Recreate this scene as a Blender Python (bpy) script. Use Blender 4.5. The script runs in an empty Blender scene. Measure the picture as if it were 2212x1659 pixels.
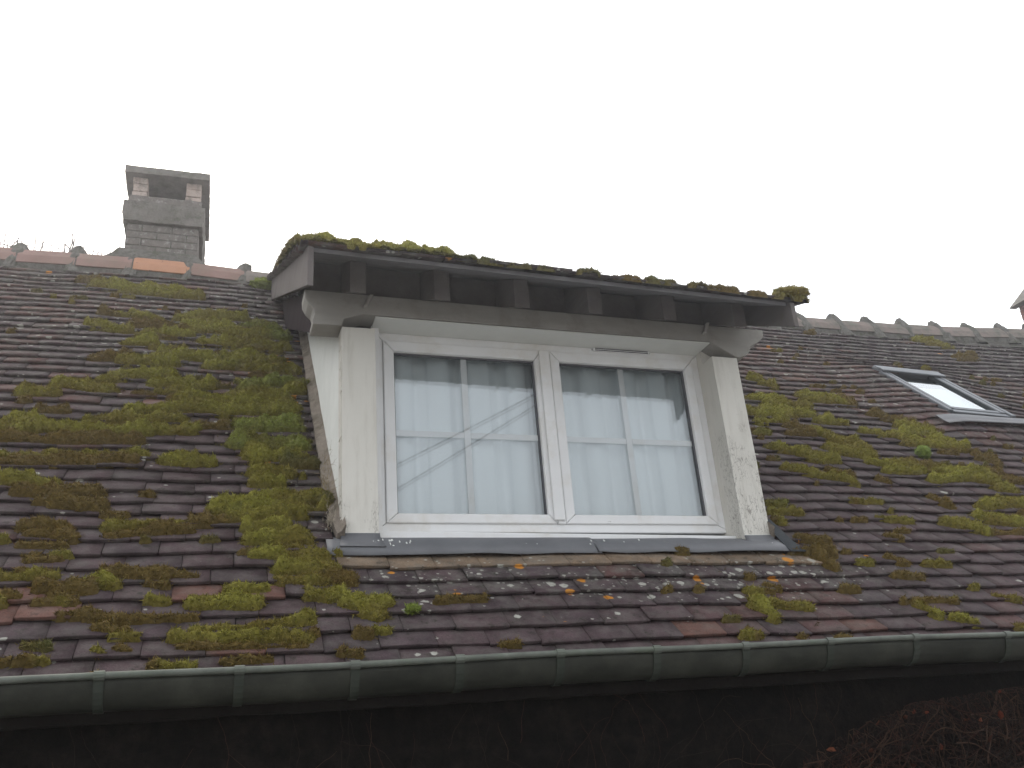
import bpy, math, random
import numpy as np
from mathutils import Matrix, Vector

random.seed(7); rng = np.random.default_rng(7)
scene = bpy.context.scene
# ------------------------------------------------------------------ camera
F_PX = 1938.617; W_PX = 2212.0
cam_d = bpy.data.cameras.new("camera"); cam = bpy.data.objects.new("camera", cam_d)
scene.collection.objects.link(cam); scene.camera = cam
cam_d.sensor_width = 36.0; cam_d.lens = 36.0 * F_PX / W_PX
cam_d.clip_start = 0.05; cam_d.clip_end = 600
cf = Vector((0.3053214, 0.86743222, 0.39286155)).normalized()
cr = Vector((0.95079701, -0.30047927, -0.07548021)).normalized()
cu = cr.cross(cf)
cam.matrix_world = Matrix(((cr.x, cu.x, -cf.x, -0.73892722), (cr.y, cu.y, -cf.y, -3.64318056),
                           (cr.z, cu.z, -cf.z, -1.25594641), (0, 0, 0, 1)))
# ------------------------------------------------------------------ sky, sun, exposure
SUN_EL, SUN_AZ = math.radians(52), math.radians(-18)     # diffuse sun behind the roof, to the left
world = bpy.data.worlds.new("World"); scene.world = world; world.use_nodes = True
wn = world.node_tree.nodes; wl = world.node_tree.links; wn.clear()
w_out = wn.new("ShaderNodeOutputWorld"); add = wn.new("ShaderNodeAddShader")
sky = wn.new("ShaderNodeTexSky"); sky.sky_type = 'NISHITA'; sky.sun_disc = False
sky.sun_elevation = SUN_EL; sky.sun_rotation = SUN_AZ; sky.dust_density = 6; sky.air_density = 1.5
b1 = wn.new("ShaderNodeBackground"); b1.inputs[1].default_value = 0.05
b2 = wn.new("ShaderNodeBackground"); b2.inputs[1].default_value = 1.0
tc = wn.new("ShaderNodeTexCoord"); dot = wn.new("ShaderNodeVectorMath"); dot.operation = 'DOT_PRODUCT'
dot.inputs[1].default_value = (-0.15, 0.75, 0.65)
rmp = wn.new("ShaderNodeValToRGB")
rmp.color_ramp.elements[0].position = 0.0; rmp.color_ramp.elements[0].color = (0.60, 0.63, 0.66, 1)
rmp.color_ramp.elements[1].position = 1.0; rmp.color_ramp.elements[1].color = (1.52, 1.52, 1.52, 1)
mad = wn.new("ShaderNodeMath"); mad.operation = 'MULTIPLY_ADD'; mad.inputs[1].default_value = 0.5; mad.inputs[2].default_value = 0.5
cl = wn.new("ShaderNodeTexNoise"); cl.inputs['Scale'].default_value = 1.6; cl.inputs['Detail'].default_value = 3
mx = wn.new("ShaderNodeMath"); mx.operation = 'MULTIPLY_ADD'; mx.inputs[1].default_value = 0.16
wl.new(tc.outputs['Generated'], dot.inputs[0]); wl.new(tc.outputs['Generated'], cl.inputs['Vector'])
wl.new(dot.outputs['Value'], mad.inputs[0]); wl.new(cl.outputs['Fac'], mx.inputs[0]); wl.new(mad.outputs[0], mx.inputs[2])
wl.new(mx.outputs[0], rmp.inputs[0]); wl.new(rmp.outputs[0], b2.inputs[0]); wl.new(sky.outputs[0], b1.inputs[0])
wl.new(b1.outputs[0], add.inputs[0]); wl.new(b2.outputs[0], add.inputs[1]); wl.new(add.outputs[0], w_out.inputs[0])
sun_d = bpy.data.lights.new("sun", 'SUN'); sun_d.energy = 0.6; sun_d.angle = math.radians(40); sun_d.color = (1, 0.97, 0.93)
sun = bpy.data.objects.new("sun", sun_d); scene.collection.objects.link(sun)
sd = Vector((math.sin(SUN_AZ) * math.cos(SUN_EL), math.cos(SUN_AZ) * math.cos(SUN_EL), math.sin(SUN_EL)))
sun.rotation_euler = sd.to_track_quat('Z', 'Y').to_euler()
scene.view_settings.view_transform = 'Standard'; scene.view_settings.look = 'None'
scene.view_settings.gamma = 1; scene.view_settings.exposure = 0.25; scene.view_settings.use_curve_mapping = False
scene.cycles.max_bounces = 8; scene.cycles.volume_bounces = 2; scene.cycles.transparent_max_bounces = 12

# ------------------------------------------------------------------ numeric noise
def _hash(ix, iy, iz, seed):
    h = (ix.astype(np.int64) * 374761393 + iy.astype(np.int64) * 668265263 + iz.astype(np.int64) * 2147483647 + seed * 974711) & 0xffffffff
    h = ((h ^ (h >> 13)) * 1274126177) & 0xffffffff
    h = h ^ (h >> 16)
    return (h & 0xffff) / 65535.0
def vnoise(x, y, z=0.0, seed=0):
    x, y, z = np.broadcast_arrays(np.asarray(x, float), np.asarray(y, float), np.asarray(z, float))
    ix, iy, iz = np.floor(x), np.floor(y), np.floor(z)
    fx, fy, fz = x - ix, y - iy, z - iz
    fx, fy, fz = [t * t * (3 - 2 * t) for t in (fx, fy, fz)]
    r = 0
    for a in (0, 1):
        for b in (0, 1):
            for c in (0, 1):
                r = r + _hash(ix + a, iy + b, iz + c, seed) * (fx if a else 1 - fx) * (fy if b else 1 - fy) * (fz if c else 1 - fz)
    return r
def fbm(x, y, z=0.0, seed=0, o=4):
    r = 0; a = 0.5; t = 0
    for i in range(o):
        r = r + a * vnoise(np.asarray(x) * 2 ** i, np.asarray(y) * 2 ** i, np.asarray(z) * 2 ** i, seed + i * 17); t += a; a *= 0.5
    return r / t

# ------------------------------------------------------------------ object helpers
def link(o, parent=None):
    scene.collection.objects.link(o)
    if parent is not None:
        o.parent = parent
        o.matrix_parent_inverse = world_of(parent).inverted()
    return o
def world_of(o):
    m = Matrix.Translation(o.location)
    if o.parent is not None:
        m = world_of(o.parent) @ o.matrix_parent_inverse @ m
    return m
def tag(o, label=None, cat=None, group=None, kind=None):
    if label: o['label'] = label
    if cat: o['category'] = cat
    if group: o['group'] = group
    if kind: o['kind'] = kind
    return o
def empty(name, loc, parent=None):
    o = bpy.data.objects.new(name, None); o.location = loc; o.empty_display_size = 0.2
    return link(o, parent)
def from_arrays(name, co, faces, mat, parent=None, col=None, smooth=False, mats=None, extra=None):
    """faces: list of tuples or (n,k) int array"""
    me = bpy.data.meshes.new(name)
    co = np.asarray(co, dtype=np.float32)
    if isinstance(faces, np.ndarray):
        n, k = faces.shape
        me.vertices.add(len(co)); me.vertices.foreach_set('co', co.ravel())
        me.loops.add(n * k); me.loops.foreach_set('vertex_index', faces.ravel().astype(np.int32))
        me.polygons.add(n); me.polygons.foreach_set('loop_start', np.arange(0, n * k, k, dtype=np.int32))
        me.polygons.foreach_set('loop_total', np.full(n, k, dtype=np.int32))
        me.update(calc_edges=True); me.validate()
    else:
        me.from_pydata([tuple(map(float, c)) for c in co], [], faces)
    if col is not None:
        a = me.color_attributes.new('tint', 'FLOAT_COLOR', 'POINT')
        c = np.ones((len(co), 4), np.float32); c[:, :np.asarray(col).shape[1]] = col
        a.data.foreach_set('color', c.ravel())
    if extra is not None:
        a = me.color_attributes.new('grow', 'FLOAT_COLOR', 'POINT')
        c = np.ones((len(co), 4), np.float32); c[:, :np.asarray(extra).shape[1]] = extra
        a.data.foreach_set('color', c.ravel())
    if smooth: me.polygons.foreach_set('use_smooth', np.ones(len(me.polygons), dtype=bool))
    if mat is not None: me.materials.append(mat)
    o = bpy.data.objects.new(name, me)
    return link(o, parent)
class MB:
    def __init__(s): s.v = []; s.f = []
    def add(s, vs, fs):
        n = len(s.v); s.v += [tuple(v) for v in vs]; s.f += [tuple(i + n for i in f) for f in fs]; return s
    def box(s, x0, x1, y0, y1, z0, z1):
        return s.add([(x0,y0,z0),(x1,y0,z0),(x1,y1,z0),(x0,y1,z0),(x0,y0,z1),(x1,y0,z1),(x1,y1,z1),(x0,y1,z1)],
                     [(0,3,2,1),(4,5,6,7),(0,1,5,4),(1,2,6,5),(2,3,7,6),(3,0,4,7)])
    def hexa(s, p):            # 8 corners, same order as box
        return s.add(p, [(0,3,2,1),(4,5,6,7),(0,1,5,4),(1,2,6,5),(2,3,7,6),(3,0,4,7)])
    def prism(s, poly, axis, a, b):   # poly in the two other axes, extruded along axis
        def P(u, v, t): return {'x': (t, u, v), 'y': (u, t, v), 'z': (u, v, t)}[axis]
        n = len(poly); vs = [P(u, v, a) for u, v in poly] + [P(u, v, b) for u, v in poly]
        fs = [tuple(range(n)), tuple(range(2 * n - 1, n - 1, -1))] + [(i, i + n, (i + 1) % n + n, (i + 1) % n) for i in range(n)]
        return s.add(vs, fs)
    def tube(s, pts, r, n=6):
        pts = [Vector(p) for p in pts]; rs = r if isinstance(r, (list, tuple)) else [r] * len(pts)
        base = len(s.v); vs = []; fs = []
        for i, p in enumerate(pts):
            d = (pts[min(i + 1, len(pts) - 1)] - pts[max(i - 1, 0)]).normalized()
            a = d.cross(Vector((0.3, 0.2, 1))).normalized(); b = d.cross(a)
            for k in range(n):
                t = 2 * math.pi * k / n; vs.append(p + (a * math.cos(t) + b * math.sin(t)) * rs[i])
        for i in range(len(pts) - 1):
            for k in range(n):
                fs.append((i * n + k, i * n + (k + 1) % n, (i + 1) * n + (k + 1) % n, (i + 1) * n + k))
        fs += [tuple(range(n - 1, -1, -1)), tuple(range((len(pts) - 1) * n, len(pts) * n))]
        return s.add(vs, fs)
    def build(s, name, mat, parent=None, bevel=0, smooth=False, fix=True, seg=2):
        me = bpy.data.meshes.new(name); me.from_pydata(s.v, [], s.f); me.update()
        if fix:
            import bmesh
            bm = bmesh.new(); bm.from_mesh(me); bmesh.ops.recalc_face_normals(bm, faces=bm.faces); bm.to_mesh(me); bm.free()
        if smooth: me.polygons.foreach_set('use_smooth', np.ones(len(me.polygons), dtype=bool))
        me.materials.append(mat)
        o = link(bpy.data.objects.new(name, me), parent)
        if bevel:
            m = o.modifiers.new('bevel', 'BEVEL'); m.width = bevel; m.segments = seg; m.limit_method = 'ANGLE'
        return o
def rough_box(x0, x1, y0, y1, z0, z1, step, amp, freq, seed=0, shape=None):
    """closed box skinned with a grid and pushed about by noise"""
    nx, ny, nz = [max(1, int(round(d / step))) for d in (x1 - x0, y1 - y0, z1 - z0)]
    idx = {}; vs = []; fs = []
    def vid(i, j, k):
        if (i, j, k) not in idx:
            idx[(i, j, k)] = len(vs); vs.append((x0 + (x1 - x0) * i / nx, y0 + (y1 - y0) * j / ny, z0 + (z1 - z0) * k / nz))
        return idx[(i, j, k)]
    for i in range(nx):
        for j in range(ny):
            fs.append((vid(i,j,0), vid(i,j+1,0), vid(i+1,j+1,0), vid(i+1,j,0)))
            fs.append((vid(i,j,nz), vid(i+1,j,nz), vid(i+1,j+1,nz), vid(i,j+1,nz)))
    for i in range(nx):
        for k in range(nz):
            fs.append((vid(i,0,k), vid(i+1,0,k), vid(i+1,0,k+1), vid(i,0,k+1)))
            fs.append((vid(i,ny,k), vid(i,ny,k+1), vid(i+1,ny,k+1), vid(i+1,ny,k)))
    for j in range(ny):
        for k in range(nz):
            fs.append((vid(0,j,k), vid(0,j,k+1), vid(0,j+1,k+1), vid(0,j+1,k)))
            fs.append((vid(nx,j,k), vid(nx,j+1,k), vid(nx,j+1,k+1), vid(nx,j,k+1)))
    v = np.array(vs)
    if shape is not None: v = shape(v)
    for ax in range(3):
        v[:, ax] += amp * (fbm(v[:, 0] * freq, v[:, 1] * freq, v[:, 2] * freq + ax * 31.7, seed + ax, 3) - 0.5) * 2
    return v, fs

# ------------------------------------------------------------------ materials
def new_mat(name, rough=0.8, metallic=0.0, spec=0.5):
    m = bpy.data.materials.new(name); m.use_nodes = True
    n = m.node_tree.nodes; b = n['Principled BSDF']; b.inputs['Roughness'].default_value = rough
    b.inputs['Metallic'].default_value = metallic; b.inputs['Specular IOR Level'].default_value = spec
    return m, n, m.node_tree.links, b
def nd(n, t, **k):
    x = n.new(t)
    for a, v in k.items():
        if a in x.inputs.keys(): x.inputs[a].default_value = v
        else: setattr(x, a, v)
    return x
def noise(n, l, coord, scale, detail=5, rough=0.6, stretch=None):
    if stretch:
        mp = n.new('ShaderNodeMapping'); mp.inputs['Scale'].default_value = stretch; l.new(coord, mp.inputs[0]); coord = mp.outputs[0]
    t = nd(n, 'ShaderNodeTexNoise', Scale=scale, Detail=detail, Roughness=rough); l.new(coord, t.inputs['Vector']); return t.outputs['Fac']
def ramp(n, l, fac, stops):
    r = n.new('ShaderNodeValToRGB'); e = r.color_ramp.elements
    while len(e) < len(stops): e.new(0.5)
    for i, (p, c) in enumerate(stops):
        e[i].position = p; e[i].color = (c, c, c, 1) if isinstance(c, (int, float)) else (*c, 1)
    l.new(fac, r.inputs[0]); return r.outputs[0]
def mix(n, l, fac, a, b, mode='MIX'):
    x = n.new('ShaderNodeMix'); x.data_type = 'RGBA'; x.blend_type = mode; x.clamp_factor = True
    for s, v in ((0, fac), (6, a), (7, b)):
        if isinstance(v, (int, float)): x.inputs[s].default_value = v
        elif isinstance(v, tuple): x.inputs[s].default_value = (*v, 1)
        else: l.new(v, x.inputs[s])
    return x.outputs[2]
def math_(n, l, op, a, b=0.0, c=None, clamp=False):
    x = n.new('ShaderNodeMath'); x.operation = op; x.use_clamp = clamp
    for i, v in enumerate((a, b, c)):
        if v is None: continue
        if isinstance(v, (int, float)): x.inputs[i].default_value = v
        else: l.new(v, x.inputs[i])
    return x.outputs[0]
def bump(n, l, b, h, strength=0.5, dist=0.01):
    x = n.new('ShaderNodeBump'); x.inputs['Strength'].default_value = strength; x.inputs['Distance'].default_value = dist
    l.new(h, x.inputs['Height']); l.new(x.outputs[0], b.inputs['Normal'])
def objco(n): return n.new('ShaderNodeTexCoord').outputs['Object']
def spots(n, l, co, scale, dens, rmax):
    """round spots on a jittered lattice: fraction of cells 'dens', radius up to rmax (cell units)"""
    v = n.new('ShaderNodeTexVoronoi'); v.inputs['Scale'].default_value = scale; v.inputs['Randomness'].default_value = 0.9; l.new(co, v.inputs['Vector'])
    s = n.new('ShaderNodeSeparateColor'); l.new(v.outputs['Color'], s.inputs[0])
    on = math_(n, l, 'LESS_THAN', s.outputs[0], dens)
    rad = math_(n, l, 'MULTIPLY_ADD', s.outputs[1], rmax * 0.8, rmax * 0.2)
    wob = math_(n, l, 'MULTIPLY_ADD', noise(n, l, co, scale * 4, 3), 0.3, -0.15)
    d = math_(n, l, 'SUBTRACT', rad, math_(n, l, 'ADD', v.outputs['Distance'], wob))
    return math_(n, l, 'MULTIPLY', math_(n, l, 'MULTIPLY', d, 14, clamp=True), on)

def mat_tile():
    m, n, l, b = new_mat('clay_tile', 0.82, 0, 0.15)
    co = objco(n)
    at = nd(n, 'ShaderNodeVertexColor', layer_name='tint'); gr = nd(n, 'ShaderNodeVertexColor', layer_name='grow')
    g = n.new('ShaderNodeSeparateColor'); l.new(gr.outputs[0], g.inputs[0])
    c = mix(n, l, 1.0, at.outputs[0], ramp(n, l, noise(n, l, co, 9, 6), [(0.25, 0.55), (0.75, 1.45)]), 'MULTIPLY')
    c = mix(n, l, 1.0, c, ramp(n, l, noise(n, l, co, 160, 3, 0.7), [(0.2, 0.6), (0.8, 1.4)]), 'MULTIPLY')
    # grey crust of algae and weathering, with the upper roof's hazy light painted in
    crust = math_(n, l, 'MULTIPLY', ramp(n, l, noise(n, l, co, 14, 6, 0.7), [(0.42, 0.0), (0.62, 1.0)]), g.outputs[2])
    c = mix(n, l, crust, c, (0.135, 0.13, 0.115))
    # dark old moss stains
    c = mix(n, l, math_(n, l, 'MULTIPLY', ramp(n, l, noise(n, l, co, 22, 6, 0.75), [(0.56, 0.0), (0.66, 1.0)]), 0.7), c, (0.022, 0.022, 0.015))
    # pale lichen: large discs and crumbs
    s1 = spots(n, l, co, 17, math_(n, l, 'MULTIPLY', g.outputs[0], 0.9), 0.42)
    s2 = spots(n, l, co, 42, math_(n, l, 'MULTIPLY', g.outputs[0], 0.75), 0.42)
    lc = mix(n, l, noise(n, l, co, 60, 3), (0.20, 0.20, 0.16), (0.50, 0.49, 0.45))
    c = mix(n, l, math_(n, l, 'MULTIPLY', s1, 0.85), c, lc)
    c = mix(n, l, math_(n, l, 'MULTIPLY', s2, 0.7), c, lc)
    s3 = spots(n, l, nd_off(n, l, co, 3.7), 13, math_(n, l, 'MULTIPLY', g.outputs[1], 0.6), 0.42)
    c = mix(n, l, math_(n, l, 'MULTIPLY', s3, 0.9), c, mix(n, l, noise(n, l, co, 90, 3), (0.38, 0.13, 0.02), (0.55, 0.26, 0.03)))
    l.new(c, b.inputs['Base Color'])
    h = math_(n, l, 'ADD', noise(n, l, co, 120, 4, 0.7), math_(n, l, 'MULTIPLY', s1, 0.6))
    bump(n, l, b, h, 0.5, 0.004)
    l.new(math_(n, l, 'MULTIPLY_ADD', noise(n, l, co, 6, 3), 0.4, 0.55), b.inputs['Roughness'])
    return m
def nd_off(n, l, co, d):
    mp = n.new('ShaderNodeMapping'); mp.inputs['Location'].default_value = (d, d * 1.3, d * 0.7); l.new(co, mp.inputs[0]); return mp.outputs[0]
def mat_two(name, c1, c2, scale=12, rough=0.85, bs=0.4, bd=0.005, bscale=90, stretch=None, grime=None, gscale=4, glo=0.5, ghi=0.7, metallic=0, spec=0.15, gstretch=None):
    m, n, l, b = new_mat(name, rough, metallic, spec); co = objco(n)
    f = noise(n, l, co, scale, 6, 0.65, stretch)
    c = mix(n, l, ramp(n, l, f, [(0.3, 0.0), (0.7, 1.0)]), c1, c2)
    if grime: c = mix(n, l, ramp(n, l, noise(n, l, co, gscale, 6, 0.7, gstretch), [(glo, 0.0), (ghi, 1.0)]), c, grime)
    l.new(c, b.inputs['Base Color'])
    bump(n, l, b, noise(n, l, co, bscale, 5, 0.7, stretch), bs, bd)
    return m
def mat_paint(name, crack=0.3, zone=None):
    """old oil paint on timber: vertical hairline cracks, flaked patches, streaky dirt"""
    m, n, l, b = new_mat(name, 0.55, 0, 0.4); co = objco(n)
    base = mix(n, l, noise(n, l, co, 3, 5, 0.6, (1, 1, 0.4)), (0.50, 0.48, 0.43), (0.68, 0.66, 0.61))
    base = mix(n, l, math_(n, l, 'MULTIPLY', ramp(n, l, noise(n, l, co, 26, 6, 0.7, (1, 1, 0.12)), [(0.5, 0.0), (0.75, 1.0)]), 0.35), base, (0.30, 0.27, 0.22))
    mp = n.new('ShaderNodeMapping'); mp.inputs['Scale'].default_value = (1, 1, 0.22); l.new(co, mp.inputs[0])
    wv = n.new('ShaderNodeVectorMath'); wv.operation = 'ADD'; l.new(mp.outputs[0], wv.inputs[0])
    ns = nd(n, 'ShaderNodeTexNoise', Scale=30.0, Detail=3.0); l.new(co, ns.inputs['Vector'])
    sc = n.new('ShaderNodeVectorMath'); sc.operation = 'SCALE'; sc.inputs['Scale'].default_value = 0.03; l.new(ns.outputs['Color'], sc.inputs[0]); l.new(sc.outputs[0], wv.inputs[1])
    vo = n.new('ShaderNodeTexVoronoi'); vo.feature = 'DISTANCE_TO_EDGE'; vo.inputs['Scale'].default_value = 75; l.new(wv.outputs[0], vo.inputs['Vector'])
    line = ramp(n, l, vo.outputs['Distance'], [(0.0, 1.0), (0.05, 0.0)])
    area = noise(n, l, co, 7, 5, 0.7)
    if zone:   # more flaking where the rain runs: lower on the post
        sx = n.new('ShaderNodeSeparateXYZ'); l.new(co, sx.inputs[0])
        zf = n.new('ShaderNodeMapRange'); l.new(sx.outputs[2], zf.inputs[0])
        for i, v in enumerate(zone): zf.inputs[i + 1].default_value = v
        area = math_(n, l, 'ADD', area, zf.outputs[0])
    am = ramp(n, l, area, [(0.62 - 0.2 * crack, 0.0), (0.74 - 0.2 * crack, 1.0)])
    k = math_(n, l, 'MULTIPLY', line, am)
    c = mix(n, l, math_(n, l, 'MULTIPLY', k, 0.7), base, (0.12, 0.105, 0.09))
    fl = math_(n, l, 'MULTIPLY', ramp(n, l, noise(n, l, co, 34, 4, 0.6, (1, 1, 0.35)), [(0.62, 0.0), (0.64, 1.0)]), ramp(n, l, area, [(0.72 - 0.2 * crack, 0.0), (0.82 - 0.2 * crack, 1.0)]))
    c = mix(n, l, fl, c, (0.30, 0.28, 0.25))
    l.new(c, b.inputs['Base Color'])
    h = math_(n, l, 'SUBTRACT', math_(n, l, 'MULTIPLY', noise(n, l, co, 60, 4, 0.6, (1, 1, 0.15)), 0.25), math_(n, l, 'ADD', k, math_(n, l, 'MULTIPLY', fl, 0.6)))
    bump(n, l, b, h, 0.6, 0.003)
    return m
def mat_attr(name, rough=0.9, var=0.35, scale=70):
    m, n, l, b = new_mat(name, rough, 0, 0.15); co = objco(n)
    at = nd(n, 'ShaderNodeVertexColor', layer_name='tint')
    c = mix(n, l, 1.0, at.outputs[0], ramp(n, l, noise(n, l, co, scale, 4, 0.7), [(0.25, 1 - var), (0.75, 1 + var)]), 'MULTIPLY')
    l.new(c, b.inputs['Base Color']); bump(n, l, b, noise(n, l, co, 200, 3), 0.6, 0.004)
    return m
def mat_glass(name, refl=2.2, tint=(0.96, 0.975, 0.975)):
    m = bpy.data.materials.new(name); m.use_nodes = True; n = m.node_tree.nodes; l = m.node_tree.links; n.clear()
    o = n.new('ShaderNodeOutputMaterial'); mxs = n.new('ShaderNodeMixShader')
    t = n.new('ShaderNodeBsdfTransparent'); t.inputs[0].default_value = (*tint, 1)
    g = n.new('ShaderNodeBsdfGlossy'); g.inputs['Roughness'].default_value = 0.0; g.inputs[0].default_value = (0.95, 0.98, 1, 1)
    f = n.new('ShaderNodeFresnel'); f.inputs['IOR'].default_value = 1.5
    l.new(math_(n, l, 'MULTIPLY', f.outputs[0], refl, clamp=True), mxs.inputs[0])
    l.new(t.outputs[0], mxs.inputs[1]); l.new(g.outputs[0], mxs.inputs[2]); l.new(mxs.outputs[0], o.inputs[0])
    return m
def mat_cloth():
    m = bpy.data.materials.new('net_cloth'); m.use_nodes = True; n = m.node_tree.nodes; l = m.node_tree.links; n.clear()
    o = n.new('ShaderNodeOutputMaterial'); mxs = n.new('ShaderNodeMixShader'); mxs.inputs[0].default_value = 0.12
    d = n.new('ShaderNodeBsdfDiffuse'); t = n.new('ShaderNodeBsdfTranslucent')
    co = objco(n); c = mix(n, l, noise(n, l, co, 5, 3), (0.84, 0.87, 0.88), (0.90, 0.92, 0.93))
    l.new(c, d.inputs[0]); t.inputs[0].default_value = (0.8, 0.84, 0.86, 1)
    l.new(d.outputs[0], mxs.inputs[1]); l.new(t.outputs[0], mxs.inputs[2]); l.new(mxs.outputs[0], o.inputs[0])
    return m

M = {}
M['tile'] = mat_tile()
M['ridge_pink'] = mat_two('pink_ridge_clay', (0.20, 0.125, 0.105), (0.26, 0.17, 0.15), 8, 0.85, 0.4, 0.004, 120, grime=(0.20, 0.15, 0.12), gscale=5, glo=0.45, ghi=0.7)
M['ridge_orange'] = mat_two('orange_ridge_clay', (0.36, 0.18, 0.105), (0.42, 0.23, 0.15), 8, 0.85, 0.4, 0.004, 120, grime=(0.12, 0.08, 0.06), gscale=16, glo=0.6, ghi=0.66)
M['ridge_grey'] = mat_two('grey_ridge_clay', (0.17, 0.14, 0.125), (0.22, 0.18, 0.16), 8, 0.9, 0.5, 0.005, 90, grime=(0.12, 0.12, 0.10), gscale=7, glo=0.45, ghi=0.65)
M['mortar'] = mat_two('old_mortar', (0.085, 0.08, 0.072), (0.16, 0.153, 0.138), 25, 0.95, 0.9, 0.01, 60, grime=(0.07, 0.075, 0.05), gscale=12, glo=0.5, ghi=0.68)
M['mortar_tan'] = mat_two('tan_mortar', (0.17, 0.145, 0.12), (0.26, 0.225, 0.19), 20, 0.95, 0.9, 0.01, 60, grime=(0.10, 0.085, 0.06), gscale=9, glo=0.5, ghi=0.7)
M['brick'] = mat_two('weathered_brick', (0.12, 0.108, 0.097), (0.20, 0.18, 0.165), 18, 0.95, 0.8, 0.008, 70, grime=(0.30, 0.295, 0.28), gscale=26, glo=0.55, ghi=0.7)
M['brick_pale'] = mat_two('pale_brick', (0.36, 0.28, 0.24), (0.44, 0.37, 0.33), 14, 0.95, 0.7, 0.006, 70, grime=(0.16, 0.14, 0.12), gscale=12, glo=0.5, ghi=0.7)
M['brick_red'] = mat_two('red_brick', (0.16, 0.09, 0.08), (0.22, 0.13, 0.115), 18, 0.95, 0.8, 0.008, 70)
M['concrete'] = mat_two('weathered_concrete', (0.115, 0.106, 0.096), (0.18, 0.168, 0.152), 14, 0.95, 0.8, 0.008, 60, grime=(0.08, 0.085, 0.06), gscale=10, glo=0.5, ghi=0.7)
M['soot'] = mat_two('sooty_flue', (0.10, 0.10, 0.11), (0.14, 0.14, 0.15), 14)
M['wood'] = mat_two('grey_wood', (0.10, 0.088, 0.085), (0.14, 0.126, 0.122), 10, 0.85, 0.6, 0.004, 40, stretch=(1, 0.12, 1), grime=(0.11, 0.10, 0.085), gscale=8, glo=0.5, ghi=0.75)
M['wood_front'] = mat_two('grey_fascia_wood', (0.13, 0.125, 0.13), (0.20, 0.19, 0.19), 10, 0.85, 0.5, 0.004, 40, stretch=(0.12, 1, 1), grime=(0.09, 0.09, 0.075), gscale=6, glo=0.5, ghi=0.75)
M['wood_brown'] = mat_two('brown_wood', (0.035, 0.028, 0.030), (0.05, 0.042, 0.044), 10, 0.8, 0.5, 0.004, 40, stretch=(1, 0.12, 1), spec=0.0)
M['deck'] = mat_two('roof_boarding', (0.12, 0.115, 0.12), (0.17, 0.165, 0.17), 8, 0.9, 0.4, 0.004, 40)
M['paint'] = mat_paint('old_white_paint', 0.1)
M['paint_post'] = mat_paint('cracked_white_paint', 0.35, (-0.36, -0.05, 0.12, -0.08))
M['paint_flaked'] = mat_paint('flaking_white_paint', 0.6, (-0.35, 0.45, 0.22, -0.10))
M['paint_beam'] = mat_two('dull_beam_paint', (0.25, 0.24, 0.22), (0.34, 0.325, 0.30), 5, 0.65, 0.3, 0.002, 60, stretch=(0.3, 1, 1), grime=(0.19, 0.17, 0.145), gscale=4, glo=0.5, ghi=0.8)
M['cheek'] = mat_two('cheek_paint', (0.62, 0.63, 0.60), (0.72, 0.73, 0.70), 4, 0.6, 0.15, 0.002, 60)
M['pvc'] = mat_two('white_plastic', (0.70, 0.70, 0.70), (0.76, 0.76, 0.76), 3, 0.35, 0.05, 0.001, 60, grime=(0.62, 0.59, 0.54), gscale=5, glo=0.5, ghi=0.8)
M['gasket'] = mat_two('black_gasket', (0.10, 0.10, 0.11), (0.14, 0.14, 0.15), 10, 0.6)
M['lead'] = mat_two('lead_sheet', (0.10, 0.103, 0.112), (0.14, 0.143, 0.153), 5, 0.55, 0.35, 0.006, 9, grime=(0.16, 0.155, 0.15), gscale=7, glo=0.6, ghi=0.75, metallic=0.0, spec=0.5)
M['zinc'] = mat_two('green_grey_zinc', (0.014, 0.015, 0.011), (0.042, 0.043, 0.033), 7, 0.6, 0.25, 0.003, 60, grime=(0.012, 0.013, 0.009), gscale=5, glo=0.45, ghi=0.65, metallic=0.05, spec=0.3, gstretch=(0.6, 1, 1))
M['zinc_band'] = mat_two('green_zinc_band', (0.026, 0.030, 0.024), (0.044, 0.050, 0.041), 12, 0.6, 0.25, 0.003, 60, grime=(0.035, 0.04, 0.03), gscale=9, glo=0.5, ghi=0.7)
M['zinc_rim'] = mat_two('pale_zinc_rim', (0.08, 0.088, 0.075), (0.15, 0.16, 0.14), 12, 0.5, 0.25, 0.003, 60, grime=(0.10, 0.12, 0.09), gscale=9, glo=0.5, ghi=0.7, metallic=0.2)
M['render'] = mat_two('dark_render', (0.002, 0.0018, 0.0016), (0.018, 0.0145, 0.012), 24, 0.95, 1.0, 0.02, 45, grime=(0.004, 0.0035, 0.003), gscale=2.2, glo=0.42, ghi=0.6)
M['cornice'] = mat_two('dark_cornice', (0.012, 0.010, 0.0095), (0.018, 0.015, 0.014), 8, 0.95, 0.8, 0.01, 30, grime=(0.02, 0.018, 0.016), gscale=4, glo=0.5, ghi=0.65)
M['alu'] = mat_two('grey_aluminium', (0.12, 0.13, 0.14), (0.16, 0.17, 0.185), 6, 0.5, 0.1, 0.001, 60, metallic=0.1, spec=0.3)
M['rubber'] = mat_two('dark_rubber', (0.02, 0.024, 0.028), (0.035, 0.04, 0.045), 12, 0.7)
M['blind'] = mat_two('pale_blind', (0.40, 0.50, 0.46), (0.46, 0.55, 0.51), 3, 0.8, 0.05, 0.001, 40)
M['glass'] = mat_glass('window_glass', 2.8)
M['glass_roof'] = mat_glass('roof_window_glass', 2.0, (0.9, 0.97, 0.95))
M['cloth'] = mat_cloth()
M['moss'] = mat_attr('moss_growth', 0.95, 0.45, 60)
M['vine'] = mat_attr('vine_bark', 0.9, 0.3, 60)
M['bark'] = mat_two('twig_bark', (0.12, 0.10, 0.09), (0.18, 0.15, 0.14), 20)
M['dry'] = mat_attr('dry_stalk', 0.9, 0.2, 60)
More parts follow.
